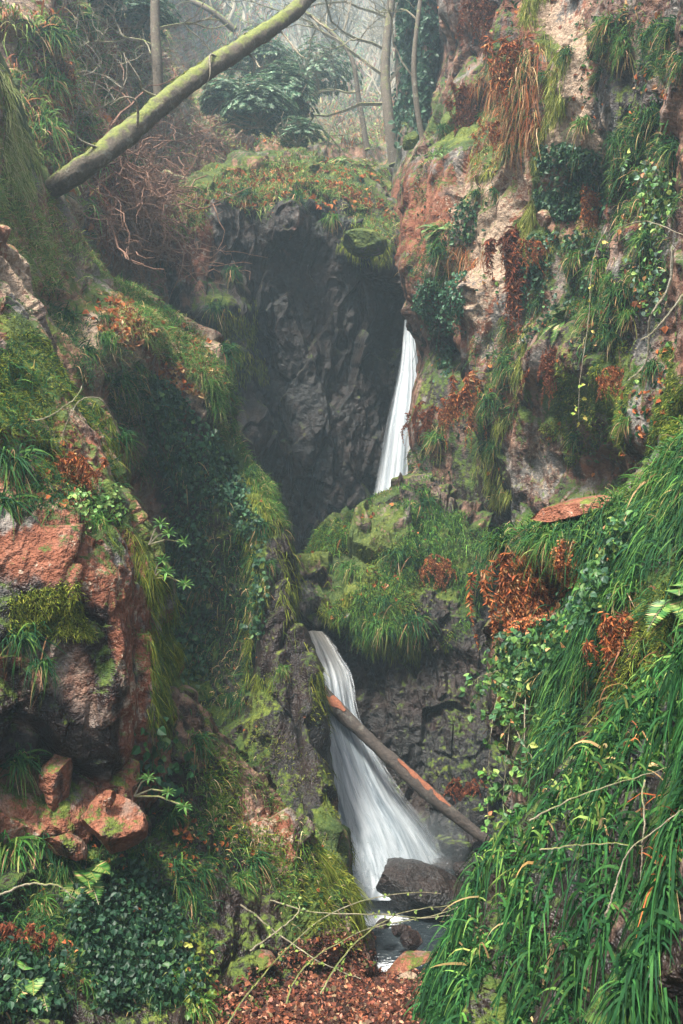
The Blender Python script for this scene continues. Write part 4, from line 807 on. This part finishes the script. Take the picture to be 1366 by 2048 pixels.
ivy('ivy_patch', 'narrow strip of ivy climbing the left side of the pale rock face', [[(925,400),(960,390),(950,480),(915,490)]], 350, .07, IVYC, ['right_cliff'])
ivy('ivy_patch', 'loose leafy creeper trailing under the pale rock knob, right cliff', [[(1040,480),(1200,480),(1210,560),(1120,620),(1050,700)]], 900, .065, IVYC, ['right_cliff'])
ivy('ivy_patch', 'broad curtain of bluish green ivy in the recess of the left cliff', [[(270,740),(330,760),(420,880),(480,960),(520,1060),(500,1080),(420,1000),(360,990),(300,880)]], 3600, .068, IVYC+[(3, (.05, .12, .07))], ['left_cliff'], stems=30)
ivy('ivy_patch', 'sparse trailing ivy hanging below the broad ivy curtain, left cliff', [[(320,1000),(420,1000),(430,1380),(340,1380),(330,1150)],[(520,1060),(540,1260),(510,1260),(490,1100)]], 1500, .075, IVYC, ['left_cliff'], stems=24)
ivy('ivy_patch', 'dark ivy bank spreading over the lower left corner rocks', [[(170,1720),(280,1730),(360,1850),(420,2000),(200,2048),(140,1850)],[(0,1900),(120,1950),(120,2048),(0,2048)]], 4200, .042, [(5, (.010, .036, .018)), (4, (.018, .055, .024)), (1, (.04, .09, .03))], ['low_left_buttress'], stems=26)  # leaf colours darkened to paint in the shade of this corner
ivy('ivy_patch', 'yellow green small-leaved creeper at the bottom left of the leafy path', [[(350,1880),(420,1900),(430,2040),(380,2040)]], 700, .035, MOSSC+BRAMC, ['low_left_buttress', 'ground'])
ivy('bramble_patch', 'light green bramble leaves mantling the left tip of the right bank', [[(1010,1290),(1090,1270),(1190,1200),(1250,1070),(1290,1060),(1210,1240),(1150,1320),(1060,1410),(1000,1390)]], 1700, .05, BRAMC+IVYC, ['right_bank'], cat='bramble', thick=.2)
ivy('bramble_patch', 'bramble and bluebell leaves over the top of the foreground mound', [[(980,1740),(1120,1590),(1230,1500),(1366,1420),(1366,1560),(1180,1780),(1000,1860)]], 1300, .055, BRAMC+[(3, (.14, .25, .12))], ['foreground_mound'], cat='bramble', thick=.25)
ivy('bramble_patch', 'dark round bramble leaves at the lower right corner', [[(1240,1880),(1366,1860),(1366,2048),(1220,2048)]], 160, .07, IVYC, ['foreground_mound'], cat='bramble', thick=.35, stems=5)
ivy('creeper', 'leafy green creeper over the foot of the left buttress moss', [[(260,1450),(350,1440),(400,1530),(330,1620),(270,1560)]], 420, .07, IVYC+[(3, (.04, .14, .04))], ['low_left_buttress', 'left_buttress', 'left_cliff'], cat='creeper')
ivy('creeper', 'pale green saxifrage patch on top of the left buttress beside the tuft', [[(140,990),(230,990),(250,1040),(160,1050)]], 300, .035, [(3, (.2, .3, .08)), (3, (.12, .24, .06))], ['left_buttress'], cat='creeper')
ivy('ivy_cover', 'blue green ivy coat on the tall shaded pillar behind the right cliff', [[(800,-50),(900,-50),(900,300),(800,300)]], 7000, .16, [(4, (.03, .075, .045)), (3, (.05, .11, .06))], ['ivy_pillar'], stems=20)
ivy('bramble_patch', 'brambles with reddish stems at the right frame edge, mid height', [[(1290,330),(1366,330),(1366,560),(1320,640),(1290,520)]], 500, .06, BRAMC+[(3, (.16, .24, .18))], ['right_cliff'], cat='bramble', thick=.3)

# whorled seedlings
def whorl(u, v, s, label, surfs=None, out=.12):
    p, N = at(u, v, surfs); rt = empty('rhododendron_seedling', p); b = Bag(); pa = []
    for j in range(3):
        c = N*out*(1+j*.5)+UP*(.12-.09*j)+np.array([rng.normal()*.05, 0, 0]); pa.append(np.array([np.zeros(3), c*.5+UP*.03, c])); m = 11
        a = np.linspace(0, 6.28, m)+rng.uniform(0, 6); ax = unit(np.stack([np.cos(a), -.25+0*a, np.sin(a)*.55+.15], -1)); b.add(*leaves(np.tile(c, (m, 1)), ax, np.tile([0, -.5, .9], (m, 1)), s*rng.uniform(.7, 1.1, m), s*.27, pick([(3, (.07, .17, .04)), (2, (.14, .26, .06))], m, .2), .1))
    b.build('leaves', M['leaf'], rt); 
    for q in pa: V, f = tubes([q], [.006], 5); Bag().add(V, f, (.15, .1, .05)).build('stem', M['twig'], rt)
    tag(rt, label, 'seedling')
whorl(302, 1085, .07, 'light green whorled seedling on the mossy edge of the left buttress, upper one', ['left_buttress'])
whorl(312, 1155, .07, 'light green whorled seedling on the mossy edge of the left buttress, lower one', ['left_buttress'])
whorl(275, 1590, .06, 'glossy dark whorled seedling right of the angular red rock', None)
whorl(880, 320, .13, 'pale whorled plant near the top edge of the right cliff', ['right_cliff'])

# hanging brambles and long arching stems
def hanging(label, pts, leafn, ls, pal=BRAMC, name='bramble', cat='bramble', r=.004, arch=True, spread=.04):
    Pt = np.array([P(*q) for q in pts]); C = catmull(Pt, 40); C += np.cumsum(rng.normal(size=C.shape)*.002, 0); rt = empty(name, C[0]); C = C-C[0]
    V, f = tubes([C], [np.linspace(r, r*.5, 40)], 6); Bag().add(V, f, (.22, .10, .05)).build('stem', M['twig'], rt)
    if leafn:
        i = rng.integers(2, 40, leafn); q = C[i]; m = leafn; sd = unit(rng.normal(size=(m, 3))+np.array([0, -.5, 0])); pet = q+sd*spread
        b = Bag()
        for kx in range(3):
            ax = unit(sd+rng.normal(size=(m, 3))*.6-UP*.3); s = rng.uniform(.6, 1.1, m)*ls; b.add(*leaves(pet, ax, unit(rng.normal(size=(m, 3))*.5+np.array([0, -.6, .6])), s, s*.72, pick(pal, m, .3), .1))
        b.add(*tubes([np.stack([x, y]) for x, y in zip(q, pet)], [.0015]*m, 3), (.15, .18, .06)).build('leaves', M['leaf'], rt)
    tag(rt, label, cat)
YEL = [(3, (.45, .42, .08)), (2, (.6, .5, .15)), (1, (.2, .3, .06))]
hanging('long thin bramble stem with yellow leaves hanging down the right cliff', [(1215,455,8.8),(1185,520,8.8),(1175,640,8.8),(1160,760,8.8),(1155,840,8.8)], 12, .05, YEL)
hanging('reddish arching bramble stem above the yellow-leaved one', [(1366,470,7.8),(1290,440,8),(1230,460,8.1),(1200,510,8.2)], 8, .05, BRAMC)
hanging('brown woody stem looping down at the right edge of the right cliff', [(1345,500,6.9),(1335,580,7),(1300,640,7.1),(1295,720,7.2),(1258,760,7.3)], 5, .06, BRAMC, r=.011)
hanging('thin bare branch beside the looping woody stem', [(1366,590,6.8),(1320,650,6.9),(1280,690,7)], 0, .05, r=.008)
for k, q in enumerate([[(1010,1350,6.9),(985,1420,6.7),(975,1520,6.7),(970,1640,6.8)],[(1040,1370,6.6),(1020,1450,6.4),(1010,1560,6.4),(1000,1690,6.6)],[(1050,1400,6.4),(1045,1500,6.3),(1050,1590,6.3),(1055,1640,6.3)],[(1000,1340,6.9),(955,1360,6.9),(940,1420,7)],[(1010,1400,6.7),(1040,1470,6.3),(1075,1530,6.2)]]):
    hanging(['leftmost long bramble trail hanging before the dark cave','second long bramble trail from the left before the dark cave','short bramble trail hanging nearest the right bank','short bramble sprig reaching left over the cave','bramble trail curving right against the bank shadow'][k], q, [40, 44, 26, 22, 18][k], .055, BRAMC+[(3, (.06, .14, .06))], spread=.06)
for q, la in [([(60,840,7.0),(100,830,6.8),(145,800,6.8),(165,770,7.0)],'pale bare twig arching over the left buttress'),([(240,870,7.2),(200,800,7),(150,810,6.9),(120,890,7)],'thin bare twig crossing above the rusty fern, left buttress'),([(0,1790,4.9),(60,1770,4.9),(120,1775,4.8),(150,1800,4.8)],'pale dead twig at the lower left corner')]:
    hanging(la, q, 0, .05, r=.006, name='bare_twig_branch', cat='twig')
for k, (q, la) in enumerate([([(450,2060,5.2),(520,1960,5.6),(640,1850,6.0),(760,1800,6.2),(880,1790,6.4)],'upper green bramble stem arching over the stream'),([(540,1800,6.0),(620,1825,6.0),(760,1830,6.0),(860,1832,6.1),(960,1790,6.2)],'level green bramble stem crossing the stream'),([(560,2048,5.0),(600,1940,5.3),(680,1880,5.6),(760,1850,5.9),(900,1830,6)],'lower bramble stem rising from the leaf litter'),
     ([(500,1900,5.6),(560,1860,5.7),(600,1820,5.8),(590,1790,5.9)],'short curled green stem left of the stream'),([(480,1810,5.6),(560,1870,5.6),(650,1930,5.5),(720,1960,5.5)],'green stem slanting down to the leaf litter'),([(640,1990,5.0),(700,1900,5.3),(790,1830,5.7),(900,1810,6.0)],'thin bramble stem over the red leaves at the path edge')]):
    hanging(la, q, 14, .022, [(3, (.2, .26, .06)), (2, (.12, .2, .05))], r=.005, spread=.012)
for k, (q, la) in enumerate([([(1060,1640,3.6),(1150,1590,3.5),(1300,1540,3.4),(1400,1500,3.4)],'thin brown stem lying along the top of the foreground mound'),([(1080,1700,3.4),(1180,1690,3.3),(1290,1700,3.2),(1400,1690,3.1)],'red dead stem across the foreground mound'),([(1290,1560,3.2),(1285,1680,3.1),(1280,1800,3.1),(1278,1900,3.1)],'upright straw coloured stem on the foreground mound'),([(1210,1830,2.9),(1230,1770,2.9),(1265,1690,2.9),(1366,1600,2.9)],'slanting orange stem at the right of the foreground mound')]):
    hanging(la, q, 0, .05, r=.003, name='dead_bramble', cat='dead stem')

# ------------------------------------------------------------------ trunks, logs and branches
def trunk(name, pts, rad, mat, label, cat, n=90, sides=28, rough=.12, seed=1, parent_only=False):
    C = catmull(np.array([P(*q) for q in pts]), n); r = np.interp(np.linspace(0, 1, n), np.linspace(0, 1, len(rad)), rad)
    V, f = tubes([C], [r], sides); ax = np.repeat(C, sides, 0); d = V-ax; u_ = unit(d)
    V = ax+d*(1+rough*fbm(V*np.array([2.2, 2.2, 2.2]), 4, seed)[:, None]+rough*.5*fbm(V*11, 3, seed+2)[:, None])
    cap = []
    for e in (0, n-1):
        V = np.concatenate([V, C[e:e+1]]); c = len(V)-1; i = e*sides+np.arange(sides); cap.append(np.stack([i, np.roll(i, -1), np.full(sides, c)], -1))
    rt = empty(name, C[0]); tag(rt, label, cat); mesh_np('bark', V-C[0], [f, np.concatenate(cap)], mat, rt, smooth=True, attrs={'tint': np.full((len(V), 3), .2)}); return rt, C, r
ft, C, r = trunk('fallen_tree', [(45,420,12.9),(160,340,12.3),(260,262,12.8),(340,195,13.3),(430,130,14.1),(510,78,14.9),(580,30,15.8),(660,-45,17.0),(760,-140,18.5)], [.12,.135,.138,.135,.13,.125,.12,.115,.11], M['bark'], 'leaning mossy dead trunk crossing the gorge high on the left', 'fallen tree', n=160, rough=.3, sides=40)
m = 9000; i = rng.integers(0, 160, m); a = rng.normal(size=m)*.65; T = unit(np.gradient(C, axis=0))[i]; A = unit(np.cross(T, [0, 1, 0])); A = A*np.sign(A[:, 2:3]); B = np.cross(T, A); nn = A*np.cos(a)[:, None]+B*np.sin(a)[:, None]; pos0 = C[i]+nn*r[i][:, None]
keep = fbm(pos0*3.1, 3, 5)+.02 > np.abs(a)*.35; pos_ = C[i]+nn*(r[i]*.97)[:, None]+T*rng.normal(size=(m, 1))*.02
Bag().add(*blades((pos_-C[0])[keep], unit(nn+rng.normal(size=(m, 3))*.5)[keep], rng.uniform(.02, .07, keep.sum()), .012, .5, pick(MOSSC+[(2, (.3, .3, .08)), (3, (.09, .10, .03))], keep.sum(), .35), 2)).build('moss', M['moss'], ft)
pa = []
for (u, v, D, du, dv, k) in [(275,255,12.7,-30,-60,1),(215,300,12.4,-60,-25,1),(330,200,13.2,-50,-40,1),(440,120,14.1,-20,30,1),(560,60,15.4,40,50,1),(620,30,16.2,50,30,1),(490,100,14.8,30,35,1)]:
    a0 = P(u, v, D); b0 = P(u+du, v+dv, D-.3); pa.append(catmull(np.array([a0, (a0+b0)/2+rng.normal(size=3)*.06, b0, b0+(b0-a0)*.4+rng.normal(size=3)*.12]), 12)-C[0])
for q in pa: V, f = tubes([q], [np.linspace(.02, .004, 12)], 6); Bag().add(V, f).build('branch_stub', M['twig'], ft)

WOOD = bark_material('wet_log_bark', (.012, .01, .009), (.06, .045, .036), .1, .1); BARE = bark_material('bare_orange_wood', (.10, .032, .016), (.27, .09, .04), -.5, 0)
lg, C, r = trunk('fallen_log', [(596,1345,13.0),(640,1385,12.75),(700,1443,12.5),(770,1508,12.25),(840,1572,12.0),(910,1632,11.8),(975,1682,11.65)], [.085,.09,.088,.085,.08,.07,.06], WOOD, 'dark wet log with stripped orange patches slanting across the lower waterfall', 'log', n=110, rough=.3)
def strip(t0, t1, a0, a1, wob):
    t = np.linspace(t0, t1, 40); an = np.linspace(a0, a1, 12); q = np.clip(t*109, 0, 108.9); i = q.astype(int); c = C[i]+(C[np.minimum(i+1, 109)]-C[i])*(q-i)[:, None]; rr = r[i]*1.17; T = unit(np.gradient(C, axis=0))[i]
    A = unit(np.cross(T, [0, 1., 0])); A *= np.sign(A[:, 2:3]); B = np.cross(T, A); B *= np.sign(-B[:, 1:2])
    taper = np.sin(np.linspace(.05, 3.09, 40))**.5*(1+.25*np.sin(np.linspace(0, 25, 40)))
    g = (an[None, :]-(a0+a1)/2)*taper[:, None]+(a0+a1)/2
    V = c[:, None]+rr[:, None, None]*(A[:, None]*np.cos(g)[..., None]+B[:, None]*np.sin(g)[..., None]); ii = np.arange(480).reshape(40, 12)
    return V.reshape(-1, 3)-C[0], np.stack([ii[:-1, :-1], ii[:-1, 1:], ii[1:, 1:], ii[1:, :-1]], -1).reshape(-1, 4)
for q in ((.02, .30, .0, 1.7, 0), (.55, .80, .3, 1.1, 0)): V, f = strip(*q); Bag().add(V, f).build('bare_wood', BARE, lg)

def branching(start, dirn, L, r0, depth, paths, radii, up=.1, spread=.7, k=7, wander=.25):
    pt = [start]; d = unit(dirn)
    for i in range(k):
        d = unit(d+rng.normal(size=3)*wander+UP*up*.3); pt.append(pt[-1]+d*L/k)
    paths.append(np.array(pt)); radii.append(np.linspace(r0, r0*.45, k+1))
    if depth > 0:
        for _ in range(rng.integers(3, 5)):
            i = rng.integers(2, k+1); nd = unit(d+rng.normal(size=3)*spread); branching(pt[i], nd, L*rng.uniform(.5, .75), r0*.5, depth-1, paths, radii, up, spread, k, wander)
def bare_tree(label, pts, rad, crowns, mat='twig', name='bare_tree'):
    rt, C, r = trunk(name, pts, rad, M['bark'], label, 'tree', n=60, sides=12, rough=.1)
    pa, ra = [], []
    for (t, d, L, dep) in crowns: branching(C[int(t*59)], np.array(d, float), L, r[int(t*59)]*.42, dep, pa, ra)
    V, f = tubes([q-C[0] for q in pa], ra, 4); Bag().add(V, f).build('crown', M[mat], rt)
bare_tree('slim upright mossy tree rising behind the leaning trunk on the left', [(318,205,17.5),(314,120,17.5),(310,40,17.6),(312,-80,17.8)], [.095,.09,.085,.08], [(.45,(-1,0,.5),1.2,1),(.6,(1,0,.5),1.2,1)])
bare_tree('dark mossy tree with bare branches standing at the head of the gorge', [(790,330,27),(778,240,27),(770,150,27.3),(776,60,27.6),(790,-60,28)], [.17,.15,.13,.12,.10], [(.35,(-1,-.2,.2),2.6,3),(.5,(-1,0,.4),3.0,3),(.65,(-.9,-.3,.5),3,3),(.45,(.8,-.2,.5),1.8,2),(.8,(-1,0,.5),3,3)])
bare_tree('pale bare tree bending left over the hazy slope', [(735,300,30),(718,200,30),(700,110,30),(640,45,30.5),(590,15,31)], [.09,.08,.065,.055,.045], [(.3,(-1,0,.4),2.4,3),(.5,(.6,0,.6),2.2,3),(.7,(-.3,0,1),2.4,3),(.9,(-1,0,.3),2,3)])
bare_tree('faint bare tree in the haze at the top of the picture', [(470,60,31),(420,20,31),(380,0,31.5),(330,-30,32)], [.10,.09,.08,.06], [(.3,(-.5,0,1),2.4,3),(.6,(-1,0,.2),2.4,3),(.85,(-.6,0,-.2),2,3)])
bare_tree('leafless ivy-dark stem in front of the blue green pillar', [(845,280,22.5),(832,200,22.5),(828,120,22.6),(838,20,22.8),(850,-60,23)], [.07,.065,.06,.05,.045], [(.4,(-.8,0,.6),1.6,2),(.7,(-.6,0,.8),1.5,2)])

# far trees in the haze, one kind copied
ftp = empty('distant_tree', (0, 0, 0)); pa, ra = [], []
branching(np.zeros(3), np.array([.05, 0, 1.]), 6.5, .16, 4, pa, ra, up=.35, spread=.6, wander=.12)
for nm_, q, rr in (('trunk', pa[:1], ra[:1]), ('crown', pa[1:], ra[1:])):
    V, f = tubes(q, [np.maximum(x, .022) for x in rr], 4 if nm_ == 'crown' else 8); Bag().add(V, f).build(nm_, M['twig'], ftp)
p, N = scatter(34, [[(330,20),(900,20),(860,250),(720,300),(640,200),(480,120)]], ['back_hillside'], -.3, 0)
for i, a in enumerate(p):
    r_ = copy_tree(ftp, i == 0); r_.location = a-UP*.2; s = np.clip(a[1]/70, .45, 1.3)*rng.uniform(.7, 1.2); r_.scale = (s*1.2, s*1.2, s); r_.rotation_euler = (0, 0, rng.uniform(0, 6))
    tag(r_, 'small bare winter tree far off on the hazy slope behind the gorge', 'tree', 'bare trees far off in the haze')
p, N = scatter(9000, [[(380,0),(900,0),(860,260),(700,300),(600,160),(400,90)]], ['back_hillside'], -.3, 10); m = len(p)
Bag().add(*blades(p, unit(UP+rng.normal(size=(m, 3))*.5), rng.uniform(.008, .02, m)*p[:, 1], p[:, 1]*.0012, .4, pick(GR_PALE+RUST+[(8, (.26, .22, .16)), (5, (.14, .17, .10))], m, .4), 2)).build('far_scrub', M['dead'], kind='stuff')  # scrub colours paled to paint in more of the haze glow

# rhododendron bushes: whorls of long leaves through the crown's volume
def bush(u, v, D, size, n, label, pal=RHOD, ll=.125):
    c = P(u, v, D); rt = empty('rhododendron_bush', c); b = Bag(); cl = rng.normal(size=(n, 3)); cl = unit(cl)*rng.uniform(.45, 1.05, (n, 1))*np.array(size)
    lump = 1+.3*fbm(cl*1.3+u, 3, 7); cl = cl*lump[:, None]; cl[:, 2] = np.abs(cl[:, 2])*1.0-.25*size[2]
    k = 8; q = np.repeat(cl, k, 0); out = unit(np.repeat(cl, k, 0)+UP*.8); a = np.tile(np.linspace(0, 6.28, k, endpoint=False), n)+np.repeat(rng.uniform(0, 6, n), k)
    s1 = unit(np.cross(out, [.3, .2, .9])); s2 = np.cross(out, s1); ax = unit(s1*np.cos(a)[:, None]+s2*np.sin(a)[:, None]+out*.25-UP*.15); s = rng.uniform(.7, 1.2, n*k)*ll
    tone = np.repeat(rng.uniform(.6, 1.5, (n, 1)), k, 0); b.add(*leaves(q, ax, out, s, s*.32, np.clip(pick(pal, n*k, .25)*tone, 0, 1), .1)); b.build('foliage', M['leaf'], rt)
    pa, ra = [], []
    for _ in range(7): branching(np.array([rng.normal()*.2, 0, -size[2]*.4]), np.array([rng.normal(), -.3, 1.]), size[2]*.9, .04, 1, pa, ra)
    V, f = tubes(pa, ra, 4); Bag().add(V, f).build('branches', M['twig'], rt); tag(rt, label, 'bush')
bush(520,225,25.5,(1.0,.9,1.0),800,'dense dark rhododendron bush below the middle of the hazy slope')
bush(570,200,26.5,(.9,.9,1.2),800,'taller rhododendron bush at the right of the dense dark one')
bush(450,200,26,(.8,.8,.8),500,'small rhododendron bush just under the leaning trunk')
bush(600,270,24.8,(.6,.6,.6),180,'low dark bush at the foot of the rhododendrons on the grassy brow')
bush(520,120,31,(1.3,1,1.0),650,'pale hazy rhododendron bush behind the leaning trunk')
bush(640,150,33,(1.5,1,1.4),700,'faint rhododendron bush far up in the brightest haze', pal=RHOD+[(3, (.2, .22, .15))])  # paler leaves added so the haze is partly in the colour
bush(280,30,23,(.9,.7,.8),500,'dark green bush at the top left behind the slim mossy tree')
bush(200,5,20,(.5,.4,.4),130,'small leafy bush at the top edge left of the slim tree')
bush(700,340,24.5,(.8,.6,.35),150,'low pale green bush on the plateau right of the rhododendrons', pal=GR_PALE)

# tangle of dead branches below the leaning trunk
pa, ra = [], []
p, N = scatter(360, [[(170,300),(300,270),(420,250),(450,300),(330,400),(330,520),(260,520),(190,480)]], ['back_hillside'], -.2, 10)
for a, b in zip(p, N):
    L = rng.uniform(.5, 1.7); branching(a+b*rng.uniform(0, .3), b*.6+rng.normal(size=3)*.9-UP*.1, L, rng.uniform(.008, .028), 1, pa, ra, up=-.2, wander=.45, k=6)
V, f = tubes(pa, ra, 4)
TW = bark_material('red_brown_twig', (.09, .035, .022), (.30, .16, .10), .0, .15)
Bag().add(V, f).build('brushwood', TW, kind='stuff')
p, N = scatter(5200, [[(170,320),(330,320),(330,520),(270,530),(190,490)]], ['back_hillside'], -.2, 10); m = len(p)
Bag().add(*blades(p+N*rng.uniform(0, .25, (m, 1)), unit(rng.normal(size=(m, 3))+N*.5), rng.uniform(.1, .4, m), .012, .6, pick(RUSTD+[(2, (.35, .2, .13))], m, .3), 3)).build('dead_bracken', M['dead'], kind='stuff')
pa, ra = [], []
p, N = scatter(90, [[(330,220),(470,250),(470,300),(400,330),(330,320)],[(560,60),(760,60),(770,280),(640,280)],[(100,60),(300,40),(300,260),(130,300)]], ['back_hillside'], -.2, 10)
for a, b in zip(p, N): branching(a, b*.6+UP*.6+rng.normal(size=3)*.5, rng.uniform(.8, 1.8), .014, 2, pa, ra, wander=.35)
V, f = tubes(pa, ra, 3); Bag().add(V, f).build('bare_scrub', M['twig'], kind='stuff')
# loose fallen branch on the brow and a curl of thick dead branch
hanging('thick dark dead branch lying on the brushwood below the leaning trunk', [(310,362,20.3),(330,345,20.2),(350,352,20),(372,358,20)], 0, .05, r=.06, name='dead_branch', cat='branch')
hanging('short pale stick lying on the grassy brow above the red rock', [(437,378,20.2),(450,384,20.1),(468,392,20)], 0, .05, r=.025, name='dead_branch', cat='branch')

for a in [(1290,1500,120,120,'bright orange bracken just left of the right-edge fern mass on the foreground mound'),(1340,1680,120,100,'rusty bracken low on the right edge of the foreground mound'),(1110,1650,60,80,'small brown bracken sprig near the left top of the foreground mound'),(1250,1250,140,90,'brown withered grass hanging under the right bank'),(860,1130,60,90,'reddish bracken on the right part of the mossy ledge'),(560,345,50,110,'orange bracken on the crown of the central cliff'),(1240,740,60,60,'small red fern on the right cliff near the mossy hollow')]:
    dead_fern(*a)
# green fern fronds
def fern(u, v, s, label, surfs=None, nf=6):
    p, N = at(u, v, surfs); rt = empty('fern', p); b = Bag(); pa = []
    for j in range(nf):
        d = unit(N*.6+UP*.3+rng.normal(size=3)*.6); k = 22; t = np.linspace(.05, 1, k); path = d*(t*s)[:, None]-UP*(t*t*s*.6)[:, None]; pa.append(path)
        T = unit(np.gradient(path, axis=0)); S = unit(np.cross(T, UP*.6+N*.4))
        for g in (-1, 1): ln = s*.28*np.sin(np.pi*(t*.9+.08)); b.add(*leaves(path, unit(S*g+T*.35), np.cross(T, S), ln, ln*.22+.003, pick(GR_MID, k, .15), .05))
    b.build('fronds', M['leaf'], rt); 
    for q in pa: V, f = tubes([q], [.003], 3); Bag().add(V, f, (.15, .14, .05)).build('stem', M['twig'], rt)
    tag(rt, label, 'fern')
fern(165, 1740, .3, 'small green fern below the red slab at the lower left'); fern(1120, 640, .35, 'green fern on the right cliff beside the yellow-leaved stem', ['right_cliff']); fern(870, 465, .5, 'green fern above the reddish slab at the head of the upper fall', ['right_cliff'])
fern(1360, 1190, .3, 'fern frond at the right edge of the right bank', ['right_bank']); fern(60, 1960, .25, 'green fern at the bottom left corner', ['low_left_buttress'])
for rt, g, dd in TUFT:
    if not rt.get('label'):
        for q in (g, dd, rt): bpy.data.objects.remove(q)

# ------------------------------------------------------------------ camera, light, air
cam = bpy.data.cameras.new('camera'); co = bpy.data.objects.new('camera', cam); COL.objects.link(co)
co.location = (0, 0, ZC); co.rotation_euler = (R(90), 0, 0)
cam.sensor_fit = 'VERTICAL'; cam.sensor_height = 36; cam.lens = 35; cam.clip_end = 2000; cam.clip_start = .05
scene.camera = co
w = bpy.data.worlds.new('World'); scene.world = w; w.use_nodes = True; nt = w.node_tree
bg = nt.nodes['Background']; sky = nt.nodes.new('ShaderNodeTexSky'); sky.sky_type = 'NISHITA'; sky.sun_disc = False
EL, AZ = R(64), R(-134)       # sun high, from ahead and left
sky.sun_elevation = EL; sky.sun_rotation = AZ; sky.air_density = 1.2; sky.dust_density = 8.0
nt.links.new(sky.outputs[0], bg.inputs[0]); bg.inputs[1].default_value = .10
sl = bpy.data.lights.new('sun', 'SUN'); so = bpy.data.objects.new('sun', sl); COL.objects.link(so)
sl.energy = 5.0; sl.angle = R(8); sl.color = (1, .95, .86)
d = Vector((math.sin(AZ)*math.cos(EL), math.cos(AZ)*math.cos(EL), math.sin(EL)))
so.rotation_euler = (-d).to_track_quat('-Z', 'Y').to_euler(); so.location = d*60
scene.view_settings.view_transform = 'Standard'; scene.view_settings.look = 'None'; scene.view_settings.exposure = 1.82; scene.view_settings.gamma = 1

cy = scene.cycles
cy.max_bounces = 6; cy.diffuse_bounces = 3; cy.glossy_bounces = 2; cy.transmission_bounces = 3; cy.transparent_max_bounces = 12; cy.volume_bounces = 1
cy.caustics_reflective = False; cy.caustics_refractive = False; cy.sample_clamp_indirect = 4
# damp air that fills the gorge
hm = bpy.data.materials.new('haze_air'); hm.use_nodes = True; ht = hm.node_tree; ht.nodes.clear()
ho = ht.nodes.new('ShaderNodeOutputMaterial'); hv = ht.nodes.new('ShaderNodeVolumePrincipled')
hv.inputs['Color'].default_value = (.64, .86, 1, 1); hv.inputs['Density'].default_value = .0028; hv.inputs['Anisotropy'].default_value = .2
ht.links.new(hv.outputs[0], ho.inputs['Volume'])
x0, x1, y0, y1, z0, z1 = -310, 310, -90, 410, -14, 130
V = np.array([(x, y, z) for x in (x0, x1) for y in (y0, y1) for z in (z0, z1)], float)
hz = mesh_np('haze', V, np.array([[0, 1, 3, 2], [4, 6, 7, 5], [0, 4, 5, 1], [2, 3, 7, 6], [0, 2, 6, 4], [1, 5, 7, 3]]), hm); hz['kind'] = 'stuff'
